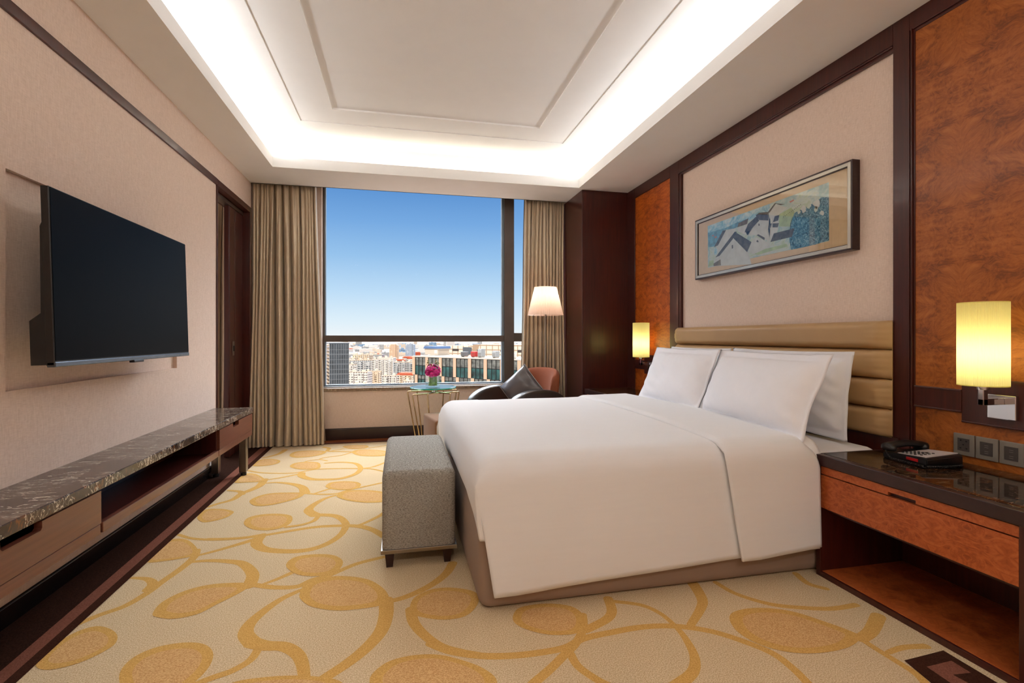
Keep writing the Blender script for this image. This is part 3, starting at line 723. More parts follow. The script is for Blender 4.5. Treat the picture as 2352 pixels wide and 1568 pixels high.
# pillows
def pillow_mesh(w, h, th, fl=.045, seed=0, mats=None):
    """pillow in local u (width, x) v (height, y), bulging +-z, flat flange round the case"""
    bm = NB(); N = 44
    for sgn in (1, -1):
        def pf(a, b):
            x = (a - .5) * w; y = (b - .5) * h
            ex = (w / 2 - abs(x)) ; ey = (h / 2 - abs(y))
            ix, iy = max(0, ex - fl), max(0, ey - fl)
            kx = min(1, ix / (w / 2 - fl)); ky = min(1, iy / (h / 2 - fl))
            p = (1 - (1 - kx) ** 2.6) * (1 - (1 - ky) ** 2.6)
            p = max(0, p) ** .5
            z = sgn * (th / 2 * p + .002)
            # corners stretch out, edges pull in
            q = 1 - .035 * (1 - abs(2 * b - 1) ** 2) * (abs(2 * a - 1) ** 3); q2 = 1 - .04 * (1 - abs(2 * a - 1) ** 2) * (abs(2 * b - 1) ** 3)
            x *= q; y *= q2
            wr = noise.noise(Vector((x * 9 + seed, y * 9, seed * 3.1))) * .006 * (p if p > 0.02 else 0)
            fw = noise.noise(Vector((x * 8 + seed * 7, y * 8, 5))) * .014 if min(ex, ey) < fl else 0
            if p > .02: wr += .003 * math.sin((x * .6 + y) * 60 + 6 * noise.noise(Vector((x * 4, y * 4, seed)))) * (1 - kx * ky)
            if min(ex, ey) < 1e-6: return (x, y, fw)
            return (x, y, z + sgn * wr + fw)
        grid(bm, pf, N, N)
    return bm
def place_pillow(bl, br, lean, w, h, th, label, seed, roll=0, fl=.045):
    """bl/br: bottom corners on the bed (far one first), lean back angle from vertical towards the headboard"""
    bl, br = Vector(bl), Vector(br); c = (bl + br) / 2
    ux = (br - bl).normalized(); up = Vector((0, 0, 1)); nrm = ux.cross(up).normalized()   # nrm horizontally
    if nrm.x > 0: nrm = -nrm                                    # face the foot
    vy = (up * math.cos(lean) - nrm * math.sin(lean)).normalized(); wz = ux.cross(vy)
    Mx = Matrix((ux, vy, wz)).transposed().to_4x4()
    o = finish('pillow', pillow_mesh(w, h, th, fl, seed), M['white_pillow'], None, 180)
    o.matrix_world = Matrix.Translation(c + vy * (h / 2)) @ Mx @ Matrix.Rotation(roll, 4, 'Z')
    tag(o, label, 'pillow', 'white pillows against the headboard'); return o
place_pillow((2.18, 3.76, .575), (2.17, 3.04, .575), R(5), .80, .45, .13, 'white pillow far from the camera standing behind, touching the tan headboard', 1)
place_pillow((2.17, 2.98, .575), (2.17, 2.06, .575), R(5), .93, .455, .13, 'rear white pillow with wide flange, nearest the telephone, against tan headboard', 2)
place_pillow((1.85, 3.66, .60), (1.86, 2.88, .60), R(22), .82, .455, .15, 'front white pillow on the window side of the bed', 3)
place_pillow((1.87, 2.90, .60), (1.82, 1.97, .60), R(23), .93, .455, .17, 'large front white pillow on the near side of the bed', 4)

# ------------------------------------------------------------------ BENCH at the bed foot
bn = thing('bench', 'grey tweed upholstered bench with steel edge at the foot of the bed', 'bench', (0, 0, 0))
bm = NB(); bx0, bx1, by0, by1 = -.088, .262, 2.435, 3.33
box(bm, bx0, bx1, by0, by1, .060, .455, 0, .032, 6)
for v in bm.verts:
    k = max(0, min(1, (v.co.z - .088) / .36)); cx = (bx0 + bx1) / 2
    v.co.x = cx + (v.co.x - cx) * (1 + .0 * k)
    if v.co.z > .42: v.co.z += .012 * (1 - ((v.co.x - cx) / .18) ** 2)
finish('cushion', bm, M['stool_fabric'], bn, 60)
bm = NB(); box(bm, bx0 - .006, bx1 + .006, by0 - .006, by1 + .006, .070, .089, 0, .002); finish('steel_edge', bm, M['steel'], bn)
for (lx, ly) in ((bx0 + .035, by0 + .03), (bx1 - .04, by0 + .03), (bx0 + .035, by1 - .04), (bx1 - .04, by1 - .04)):
    bm = NB()
    def lf(): pass
    vs = box(bm, lx - .022, lx + .022, ly - .022, ly + .022, 0, .071)
    for v in vs:
        if v.co.z < .01: v.co.x = lx + (v.co.x - lx) * .68; v.co.y = ly + (v.co.y - ly) * .68
    finish('leg', bm, M['espresso_wood'], bn)

# ------------------------------------------------------------------ CONSOLE under the television
FX = -1.177; CT, CB, DS, DBt = .530, .487, .351, .307
cs = thing('media_console', 'long low console with brown marble top and open shelf along the television wall', 'console', (0, 0, 0))
bm = NB(); box(bm, XL + .002, FX, 0.9, 4.42, CB, CT, 0, .003); finish('marble_top', bm, M['marble'], cs)
bm = NB(); xb = XL + .005
box(bm, xb, FX - .03, 0.9, 4.41, DBt + .004, DBt + .022)                       # bottom board
box(bm, xb, xb + .012, 0.9, 4.41, DBt + .02, CB)                              # back
for yy in (.9, 2.325, 3.655, 4.392): box(bm, xb, FX - .02, yy - .009 + (.009 if yy < 1 else 0), yy + .009, DBt + .004, CB)
box(bm, xb, FX - .02, .9, 4.4, CB - .006, CB)
finish('carcass', bm, M['dark_wood'], cs)
for nme, a0, a1 in (('apron', 2.335, 3.648), ('apron', .9, 2.318), ('apron', 3.656, 4.405)):
    bm = NB(); box(bm, FX - .028, FX - .004, a0, a1, DBt, DS - .003 if nme == 'apron' else DS, 0, .002); finish('apron', bm, M['console_wood'], cs)
def drawer(a0, a1, n0, n1, par, kind):
    d = thing('drawer_tmp', None, None); bpy.data.objects.remove(d)
    bm = NB()
    f3 = lambda u, v, w: (FX - .026 + w, u, v)
    zt = CB - .006; zb = DS; nh = .030; r = .008
    pts = [(a0, zb), (a1, zb), (a1, zt), (n1, zt), (n1, zt - nh + r), (n1 - r, zt - nh), (n0 + r, zt - nh), (n0, zt - nh + r), (n0, zt), (a0, zt)]
    prism(bm, pts, f3, .024)
    o = finish('drawer', bm, M['console_wood'], par)
    return o
d1 = drawer(.9, 2.318, 1.80, 1.98, cs, 0); d2 = drawer(3.66, 4.402, 3.93, 4.06, cs, 0)
for (lx, ly) in ((FX - .047, 4.335), (XL + .045, 4.335), (FX - .047, 1.0), (XL + .045, 1.0)):
    bm = NB(); box(bm, lx - .026, lx + .026, ly - .026, ly + .026, .030, DBt + .002, 0, .003)
    l = finish('leg', bm, M['steel'], cs)
    bm = NB(); lathe(bm, [(0, 0), (.022, 0), (.022, .020), (.012, .022), (.012, .031)], 16, (lx, ly, .0022)); finish('foot', bm, M['black_plastic'], l, 40)

# ------------------------------------------------------------------ TELEVISION
tv = thing('television', 'large black flat screen television tilted down in the wall niche', 'television', (-1.30, 2.835, 1.333))
tv.rotation_euler = (0, R(-1.7), 0)
hw, hh = .612, .342
bm = NB(); box(bm, -.022, .006, -hw, hw, -hh, hh, 0, .003); finish('housing', bm, M['black_plastic'], tv)
bm = NB(); box(bm, .006, .0075, -hw + .006, hw - .004, -hh + .018, hh - .004); finish('screen', bm, M['tv_screen'], tv)
bm = NB(); box(bm, -.02, .009, -hw, hw, -hh - .006, -hh + .014, 0, .003); finish('bottom_bezel', bm, M['tv_metal'], tv)
bm = NB()
prism(bm, [(-.022, -hh + .003), (-.022, .22), (-.034, .19), (-.040, -.14), (-.078, -.17), (-.078, -hh + .003)], lambda u, v, w: (u, -hw + .012 + w, v), 2 * hw - .024)
finish('back_cover', bm, M['black_plastic'], tv)
bm = NB(); box(bm, -.012, .012, -.045, .05, -hh - .016, -hh - .004, 0, .003); finish('sensor', bm, M['black_plastic'], tv)
bm = NB(); box(bm, -.175, -.165, -.2, .2, -.13, .13, 0, .002)
for yy in (-.15, .15): box(bm, -.165, -.07, yy - .02, yy + .02, -.16, .12, 0, .002)
finish('wall_bracket', bm, M['black_plastic'], tv)

# ------------------------------------------------------------------ NIGHTSTANDS
def nightstand(y0, y1, label, x0=1.876, gap=True):
    t = thing('nightstand', label, 'nightstand', ((x0 + XR) / 2, (y0 + y1) / 2, 0), 0, 'nightstands beside the bed')
    ox, oy = (x0 + XR) / 2, (y0 + y1) / 2
    X0, X1, Y0, Y1 = x0 - ox, XR - .002 - ox - .01, y0 - oy, y1 - oy
    bm = NB()
    zt, zu = .560, .512
    f = .035   # dark rim round the marble
    box(bm, X0, X0 + f, Y0, Y1, zu, zt, 0, .003); box(bm, X0 + f, X1, Y0, Y0 + f * .6, zu, zt, 0, .003); box(bm, X0 + f, X1, Y1 - f * .6, Y1, zu, zt, 0, .003)
    box(bm, X0 + f, X1, Y0 + f * .6, Y1 - f * .6, zu, zt - .012)
    finish('top_frame', bm, M['espresso_wood'], t)
    bm = NB(); box(bm, X0 + f, X1, Y0 + f * .6, Y1 - f * .6, zt - .012, zt + .001, 0, .0015); finish('marble_top', bm, M['marble_dark'], t)
    bm = NB()
    box(bm, X0 + .008, X1, Y0 + .004, Y0 + .028, 0, zu, 0, .002); box(bm, X0 + .008, X1, Y1 - .028, Y1 - .004, 0, zu, 0, .002)
    box(bm, X1 - .015, X1, Y0 + .02, Y1 - .02, .02, zu); box(bm, X0 + .008, X0 + .02, Y0 + .02, Y1 - .02, 0.0, .024, 0, .002)
    box(bm, X0 + .04, X1, Y0 + .02, Y1 - .02, .30, .313)
    box(bm, X0 + .02, X1, Y0 + .02, Y1 - .02, 0.0, .018)
    box(bm, X0 + .030, X0 + .05, Y0 + .028, Y1 - .028, .31, zu)
    finish('case', bm, M['dark_wood'], t)
    bm = NB(); box(bm, X0 + .020, X1 - .014, Y0 + .027, Y1 - .027, .018, .025); finish('bottom_shelf', bm, M['burl_drawer'], t)
    ym = (Y0 + Y1) / 2
    bm = NB()
    f3 = lambda u, v, w: (X0 + .012 + w, u, v)
    n0, n1 = ym - .055, ym + .055
    prism(bm, [(Y0 + .029, .473), (n0, .473), (n0, .486), (n1, .486), (n1, .473), (Y1 - .029, .473), (Y1 - .029, .507), (Y0 + .029, .507)], f3, .02)
    finish('top_strip', bm, M['burl_drawer'], t)
    bm = NB(); box(bm, X0 + .010, X0 + .03, Y0 + .029, Y1 - .029, .318, .468, 0, .001); finish('drawer', bm, M['burl_drawer'], t)
    return t
nightstand(1.145, 1.955, 'dark nightstand with burl drawer and marble top, nearest the camera beside the bed')
nightstand(4.06, 4.925, 'dark nightstand with marble top beyond the bed next to the timber column')

# ------------------------------------------------------------------ SCONCES
def sconce(yc, label):
    t = thing('wall_sconce', label, 'wall lamp', (XR - .012, yc, .80), 0, 'pleated wall sconces beside the bed')
    zc = 0.108; h = .33; r = .078; cxs = -.115
    bm = NB(); n = 150
    def sf(u, v):
        a = 2 * math.pi * u; rr = r * (1 + .010 * (1 if int(round(u * n)) % 2 else -1))
        return (cxs + rr * math.cos(a), rr * math.sin(a) * 1.0, zc + h * v)
    grid(bm, sf, n, 6); o = finish('lamp_shade', bm, M['shade_yellow'], t)
    for zr in (0, h - .004):
        bm = NB(); lathe(bm, [(r * .98, zr), (r * 1.01, zr), (r * 1.01, zr + .004), (r * .98, zr + .004)], 48, (cxs, 0, zc)); finish('shade_rim', bm, M['shade_yellow'], o, 30)
    bm = NB(); box(bm, -.018, 0, -.048, .052, -.030, .068, 0, .003); finish('wall_plate', bm, M['chrome'], t)
    bm = NB(); box(bm, cxs - .012, -.018, -.011, .011, .030, .056, 0, .003); box(bm, cxs - .012, cxs + .012, -.011, .011, .030, .100, 0, .003)
    finish('arm', bm, M['chrome'], t)
    bm = NB(); lathe(bm, [(0, .092), (.020, .092), (.022, .108), (.016, .12), (.016, .15), (0, .15)], 20, (cxs, 0, 0)); finish('socket', bm, M['chrome'], t, 40)
    bm = NB(); lathe(bm, [(0, .15), (.012, .155), (.022, .175), (.022, .20), (.014, .22), (0, .226)], 16, (cxs, 0, 0)); finish('bulb', bm, M['bulb_glow'], t, 180)
    ld = bpy.data.lights.new('sconce_light', 'POINT'); ld.energy = .6; ld.shadow_soft_size = .03; ld.color = (1, .93, .74)
    lo = bpy.data.objects.new('glow', ld); C.objects.link(lo); lo.parent = t; lo.location = (cxs, 0, .245)
    return t
sconce(1.520, 'lit pale yellow pleated wall sconce above the telephone nightstand')
sconce(4.40, 'lit pale yellow pleated wall sconce beyond the bed near the column')

# sockets above the near nightstand
for i, (ya, lab) in enumerate([(1.712, 'grey wall socket plate with five pin holes, leftmost of three behind telephone'), (1.626, 'middle grey wall switch plate behind the telephone'), (1.540, 'rightmost grey wall switch plate above the nightstand')]):
    t = thing('socket_plate', lab, 'wall socket', (XR - .002, ya - .0405, .636), 0, 'wall plates above the near nightstand')
    bm = NB(); box(bm, -.009, 0, -.0405, .0405, -.046, .046, 0, .002); finish('plate', bm, M['socket_plate'], t)
    bm = NB(); box(bm, -.0105, -.009, -.023, .023, -.027, .027, 0, .0005); s = finish('insert', bm, M['socket_insert'], t)
    if i == 0:
        for (hy, hz) in ((-.012, .016), (.010, .018), (0, 0), (-.013, -.015), (.011, -.015)):
            bm = NB(); box(bm, -.0115, -.0104, hy - .003, hy + .003, hz - .0025, hz + .0025); finish('pin_hole', bm, M['shadow_gap'], t)
    else:
        for hz in (.014, .006, -.010, -.018):
            bm = NB(); box(bm, -.0109, -.0104, -.008, .006, hz - .0007, hz + .0007); finish('marking', bm, M['socket_plate'], s)

# ------------------------------------------------------------------ TELEPHONE
tp = thing('telephone', 'black corded desk telephone with grey keypad on the near nightstand', 'telephone', (2.20, 1.715, .5615), R(-4)); tp.scale = (.87, .87, .87)
# local: x towards wall, y along wall.
bm = NB()
def wedge(bm, pts, x0, x1, bev=0):
    prism(bm, pts, lambda u, v, w: (x0 + w, u, v), x1 - x0)
# body: low at the handset side, footprint about 0.2 x 0.2
prism(bm, [(-.115, 0), (.115, 0), (.118, .012), (.115, .030), (-.10, .046), (-.118, .040), (-.120, .010)], lambda u, v, w: (-.105 + w, u, v * (1 + .35 * w / .2)), .20)
bmesh.ops.bevel(bm, geom=[e for e in bm.edges], offset=.004, segments=2, affect='EDGES')
tpb = finish('base', bm, M['black_plastic'], tp, 50)
def ptop(x, y): # top surface height
    zz_ = .030 + (.046 - .030) * ((.115 - y) / .215)
    return zz_ * (1 + .35 * (x + .105) / .2) + .0008
bm = NB(); V = [(-.092, -.100), (-.092, .045), (.088, .045), (.088, -.100)]
a = [bm.verts.new((x, y, ptop(x, y) - .003)) for x, y in V]; b = [bm.verts.new((x, y, ptop(x, y) + .001)) for x, y in V]
bm.faces.new(b); 
for k in range(4): bm.faces.new((a[k], a[(k + 1) % 4], b[(k + 1) % 4], b[k]))
kp = finish('keypad_panel', bm, M['phone_face'], tp)
for i in range(5):
    for j in range(4):
        x, y = -.075 + j * .022 + (.012 if i == 4 else 0), .030 - i * .021
        bm = NB(); lathe(bm, [(0, .004), (.005, .004), (.0062, .002), (.0062, -.001)], 12, (x, y, ptop(x, y))); finish('key', bm, M['black_plastic'], kp, 50)
bm = NB(); x0_ = -.1065
box(bm, -.1075, -.1035, -.075, -.015, .020, .034, 0, .001); finish('message_lamp', bm, M['phone_red'], tp)
# handset with two end cups lying on the far (left) side
bm = NB()
hp = []
for k in range(15):
    t = k / 14; x = -.115 + .225 * t
    z = .058 + .016 * math.sin(math.pi * t)
    hp.append((x, .090, z))
tube(bm, hp, [.0165 if .15 < k / 14 < .85 else .019 for k in range(15)], 14)
for x in (-.098, .092): 
    lathe(bm, [(0, -.020), (.020, -.020), (.025, -.014), (.025, .002), (.018, .012), (0, .014)], 20, (x, .090, .060))
for v in bm.verts: v.co.y = .088 + (v.co.y - .090) * 1.55
finish('handset', bm, M['black_plastic'], tp, 180)
bm = NB(); cp = []
for k in range(420):
    t = k / 419; a = t * 2 * math.pi * 52
    if t < .55: q = t / .55; px_, py_ = -.118 - .006 * math.sin(q * 3), .085 - .20 * q
    else: q = (t - .55) / .45; px_, py_ = -.118 + .20 * q, -.125 - .012 * math.sin(q * 3)
    cp.append((px_ + .0045 * math.cos(a) * (1 if t < .55 else 0), py_ + (.0045 * math.cos(a) if t >= .55 else 0), .009 + .0055 * math.sin(a) + (.035 * (1 - min(1, t / .1)) ** 2)))
tube(bm, cp, .0018, 5); finish('coiled_cord', bm, M['black_plastic'], tp, 180)

# ------------------------------------------------------------------ PICTURE
pc = thing('framed_picture', 'wide framed watercolour of white village houses and blue trees above the bed', 'picture', (XR + .02, 2.93, 1.81))
PX = 2.35
pY0, pY1, pZ0, pZ1 = 2.195, 3.650, 1.567, 2.051
def P3(x, y, z): return (x - (XR + .02), y - 2.93, z - 1.81)
def pbox(name, mat, bs, par=pc, bev=.002):
    bm = NB()
    for (x0, x1, y0, y1, z0, z1) in bs:
        a = P3(x0, y0, z0); b = P3(x1, y1, z1); box(bm, a[0], b[0], a[1], b[1], a[2], b[2], 0, bev)
    return finish(name, bm, M[mat], par)
def ring(x0, x1, d0, d1):
    a0, a1, b0, b1 = pY0 + d0, pY1 - d0, pZ0 + d0, pZ1 - d0; c = d1 - d0
    return [(x0, x1, a0, a0 + c, b0, b1), (x0, x1, a1 - c, a1, b0, b1), (x0, x1, a0 + c, a1 - c, b0, b0 + c), (x0, x1, a0 + c, a1 - c, b1 - c, b1)]
pbox('outer_frame', 'espresso_wood', ring(PX, XR + .02, 0, .012)); pbox('silver_frame', 'silver_frame', ring(PX - .002, XR, .010, .030))
pbox('inner_fillet', 'espresso_wood', ring(PX + .004, XR, .030, .034), bev=0)
pbox('mat_board', 'mat_board', [(PX + .012, XR + .0, pY0 + .03, pY1 - .03, pZ0 + .03, pZ1 - .03)], bev=0)
# watercolour: shapes placed in the picture's own plane, each wash a face of the print
a = MT('wash_blue', 0.9, 0.1); n = a.noise(a.coord((1, 6, 9)), 2.2, 6, 0.65, 1.0)
a.color(a.ramp(n, [(0.36, (120, 180, 205)), (0.5, (176, 212, 222)), (0.62, (215, 228, 224))])); M['wash_blue'] = a.m
a = MT('wash_pale', 0.9, 0.1); n = a.noise(a.coord((1, 6, 9)), 1.6, 6, 0.65, 1.0)
a.color(a.ramp(n, [(0.4, (168, 200, 200)), (0.52, (206, 218, 210)), (0.62, (188, 208, 184))])); M['wash_pale'] = a.m
a = MT('wash_trees', 0.9, 0.1); n = a.noise(a.coord((1, 14, 14)), 2.4, 7, 0.75, 2.5)
a.color(a.ramp(n, [(0.38, (36, 60, 74)), (0.46, (62, 112, 138)), (0.54, (100, 152, 174)), (0.64, (176, 200, 208))])); M['wash_trees'] = a.m
plain('ink_roof', (82, 82, 82), 0.9, var=.25, sc=30); plain('paper_wall', (206, 212, 208), 0.9, var=.04, sc=20); plain('ink_brown', (112, 100, 80), 0.9, var=.2, sc=30)
plain('wash_sea', (110, 160, 184), 0.9, var=.15, sc=30); plain('wash_green', (170, 192, 150), 0.9, var=.1, sc=20); plain('dab_coral', (200, 130, 116), 0.9)
Z_ = lambda x, y: (1580 + x / 5.0575, 350 + y / 5.0575)
mats = ['wash_pale', 'wash_blue', 'wash_trees', 'ink_roof', 'paper_wall', 'ink_brown', 'wash_sea', 'wash_green', 'dab_coral']
bm = NB(); PXp = PX + .0115
def art(pts, mi, lvl):
    x = PXp - lvl * .00025
    f = poly(bm, [P3(x, *atx(*Z_(*p), PXp)) for p in pts], mi)
art([(230,855),(1638,345),(1640,1030),(232,1340)], 0, 0)
art([(230,855),(950,600),(950,700),(600,830),(430,880),(232,935)], 1, 1)
art([(232,935),(430,880),(600,800),(700,770),(590,860),(430,930),(330,1090),(240,1100)], 6, 2)
art([(1190,820),(1240,700),(1420,610),(1560,520),(1638,520),(1640,1020),(1480,1070),(1300,1110),(1200,1130),(1180,1020)], 2, 2)
art([(1060,720),(1200,640),(1240,690),(1190,860),(1060,860)], 7, 2)
for pts, mi in [([(330,1210),(545,920),(700,1155),(740,1300),(300,1320)], 4), ([(330,1090),(430,900),(560,880),(545,960),(400,1120),(330,1180)], 4),
                ([(700,1150),(740,1040),(800,985),(950,1050),(960,1170),(820,1200)], 4), ([(660,900),(820,770),(960,770),(950,1040),(820,960),(690,960)], 4),
                ([(580,880),(700,830),(760,850),(700,960),(580,920)], 4), ([(950,700),(1020,600),(1160,640),(1060,720),(1050,900),(960,1030),(935,900)], 4)]: art(pts, mi, 3)
for pts, mi in [([(320,1220),(545,920),(570,920),(520,1010),(370,1200)], 3), ([(545,920),(740,1040),(690,1158),(520,985)], 3),
                ([(305,1100),(405,910),(445,900),(350,1080)], 3), ([(575,870),(590,820),(705,765),(690,830)], 5),
                ([(660,930),(700,830),(800,740),(830,790),(720,910)], 3), ([(790,730),(830,700),(940,690),(935,790),(830,785)], 3),
                ([(800,960),(820,950),(895,990),(890,1020)], 3), ([(960,1040),(1000,940),(1240,880),(1210,980)], 3),
                ([(990,810),(1010,740),(1065,725),(1050,790)], 3), ([(985,870),(985,825),(1060,820),(1045,870)], 3), ([(930,900),(950,840),(975,820),(965,870)], 3),
                ([(925,700),(1010,590),(1030,585),(950,700)], 3), ([(1010,590),(1060,595),(1130,600),(1080,612)], 3),
                ([(305,1110),(345,1120),(340,1180),(310,1190)], 1), ([(235,1330),(250,1260),(300,1250),(300,1310)], 7), ([(300,1290),(380,1240),(385,1310),(300,1320)], 5),
                ([(510,1080),(525,1070),(527,1110),(512,1120)], 3), ([(795,1030),(812,1015),(825,1040),(805,1042)], 3), ([(820,830),(832,825),(835,850),(822,852)], 3),
                ([(770,1180),(900,1120),(1150,1060),(1160,1090),(950,1150),(820,1190)], 7),
                ([(280,965),(300,955),(302,970),(284,975)], 8), ([(310,980),(335,972),(338,988),(314,994)], 8), ([(1180,570),(1230,545),(1235,560),(1190,585)], 8)]: art(pts, mi, 4)
for (cx_, cy_, r_, seed_) in [(1345, 660, 34, 1), (1405, 620, 30, 2), (1500, 600, 44, 3), (1490, 660, 26, 4), (1560, 700, 24, 5), (1290, 690, 20, 6)]:
    rr_ = random.Random(seed_); art([(cx_ + r_ * (.6 + .6 * rr_.random()) * math.cos(t * math.pi / 5), cy_ + r_ * 1.3 * (.6 + .6 * rr_.random()) * math.sin(t * math.pi / 5)) for t in range(10)], 4 if seed_ % 2 else 0, 4)
for k in range(12):
    x = 1110 + k * 18; y = 745 - k * 13
    art([(x, y), (x + 6, y - 3), (x + 6, y + 9), (x, y + 12)], 3, 4)
finish('print', bm, [M[m] for m in mats], pc)
pbox('glazing', 'picture_glass', [(PX + .006, PX + .0075, pY0 + .03, pY1 - .03, pZ0 + .03, pZ1 - .03)], bev=0)

# ------------------------------------------------------------------ CURTAINS
def curtain(x0t, x1t, x0b, x1b, yt, yb, zt, zb, folds, depth, seed, label, name='curtain', mat='curtain', n=260, group=None, lead=0, gy=None):
    rnd = random.Random(seed)
    ph = [0]; wd = []
    for k in range(folds): wd.append(.45 + rnd.random() * 1.2)
    tot = sum(wd); cum = [0]
    for w_ in wd: cum.append(cum[-1] + w_ / tot)
    am = [.4 + .85 * rnd.random() for _ in range(folds)]; sway = [rnd.uniform(-1, 1) for _ in range(folds)]
    bm = NB()
    def cf(u, v):
        # u across, v from top to bottom
        k = 0
        while k < folds - 1 and u > cum[k + 1]: k += 1
        q = (u - cum[k]) / (cum[k + 1] - cum[k])
        k2 = min(folds - 1, k + 1)
        A = am[k] * (1 - q) + am[k2] * q
        gather = .75 + .35 * v
        w_ = math.sin(2 * math.pi * q)
        sgn = (1.25 * w_ if w_ > 0 else .8 * w_) * (.6 + .4 * abs(w_))
        d = depth * A * gather * sgn
        sh = .35 * math.cos(2 * math.pi * q) * depth * A
        fine = .25 * depth * math.sin(2 * math.pi * (u * folds * 2.4 + .3 * math.sin(5 * v))) * math.exp(-v * 5)
        xt = x0t + (x1t - x0t) * u; xb_ = x0b + (x1b - x0b) * u
        e = v ** .9
        x = xt + (xb_ - xt) * e + sh * .8 + .012 * math.sin(2.6 * v + 11 * u) * math.sin(math.pi * v) + .006 * sway[k] * math.sin(4 * v + k) 
        y = yt + (yb - yt) * v ** 1.5 + d + fine + .01 * noise.noise(Vector((u * 9, v * 2.5, seed)))
        z = zt + (zb - zt) * v
        return (x, y, z)
    grid(bm, cf, n, 40)
    o = finish(name, bm, M[mat], None, 180); tag(o, label, 'curtain', group)
    # hem stitched as a part
    bm = NB()
    def hf2(u, v):
        p = cf(u, .955 + .0 * v); q = cf(u, .955 + .045 * v)
        return (q[0], q[1] - .004 - .002 * math.sin(v * math.pi), q[2] - .002)
    grid(bm, hf2, n, 3); h = finish('hem', bm, M[mat], o, 180)
    return o
zT = 2.90
curtain(aty(578, 400, 5.5)[0], aty(724, 400, 5.5)[0], aty(566, 1030, 5.36)[0], aty(742, 1020, 5.36)[0], 5.505, 5.38, zT, .012, 15, .044, 4, 'full height bronze satin curtain drawn to the left of the window', group='bronze satin curtains at the window')
curtain(aty(1205, 460, 5.5)[0], 1.845, aty(1192, 900, 5.42)[0], 1.835, 5.51, 5.42, zT, .012, 12, .038, 11, 'full height bronze satin curtain behind the floor lamp', group='bronze satin curtains at the window')
curtain(-1.82, -1.60, -1.84, -1.625, 5.50, 5.46, zT, .012, 3, .035, 7, 'bronze satin curtain hanging beyond the open doorway', n=110, group='bronze satin curtains at the window')
cl_ = [o for o in C.objects if o.name == 'curtain'][0]
xa0, xa1, xb0, xb1 = aty(706, 430, 5.54)[0], aty(719, 430, 5.54)[0], aty(716, 1020, 5.46)[0], aty(747, 1020, 5.46)[0]
bm = NB()
grid(bm, lambda u, v: (xa0 + (xa1 - xa0) * u + (xb0 + (xb1 - xb0) * u - xa0 - (xa1 - xa0) * u) * v ** 1.3, 5.555 - .05 * v + .006 * math.sin(9 * u + 2 * v), zT + (.015 - zT) * v), 12, 30)
finish('lining', bm, M['curtain_lining'], cl_, 180)
# ------------------------------------------------------------------ FLOOR LAMP
lx, ly = aty(1253, 700, 5.12)[0], 5.12
fl = thing('floor_lamp', 'lit floor lamp with pleated cream shade between window and column', 'floor lamp', (lx, ly, .002))
bm = NB(); lathe(bm, [(0, 0), (.14, 0), (.14, .012), (.02, .022), (0, .022)], 40); finish('base', bm, M['steel'], fl, 40)
bm = NB(); lathe(bm, [(.009, .02), (.009, 1.36), (.016, 1.365), (.016, 1.42), (0, 1.42)], 16); finish('pole', bm, M['steel'], fl, 40)
zb_, zt_ = aty(1253, 724, ly)[1], aty(1253, 660, ly)[1]
bm = NB(); n = 120
def shf(u, v):
    a = 2 * math.pi * u; rr = (.190 + (.118 - .190) * v) * (1 + .010 * (1 if int(round(u * n)) % 2 else -1))
    return (rr * math.cos(a), rr * math.sin(a), zb_ + (zt_ - zb_) * v)
grid(bm, shf, n, 8); finish('lamp_shade', bm, M['shade_cream'], fl)
bm = NB(); lathe(bm, [(0, 1.42), (.012, 1.425), (.026, 1.45), (.026, 1.48), (.014, 1.50), (0, 1.505)], 16); finish('bulb', bm, M['bulb_glow'], fl, 180)
bm = NB()
for k in range(3):
    a = k * 2 * math.pi / 3; tube(bm, [(0, 0, 1.41), (.186 * math.cos(a), .186 * math.sin(a), zb_ + .004)], .002, 6)
finish('shade_carrier', bm, M['steel'], fl)
ld = bpy.data.lights.new('lamp_light', 'POINT'); ld.energy = 2.0; ld.shadow_soft_size = .03; ld.color = (1, .80, .64)
lo = bpy.data.objects.new('glow', ld); C.objects.link(lo); lo.parent = fl; lo.location = (0, 0, 1.52)

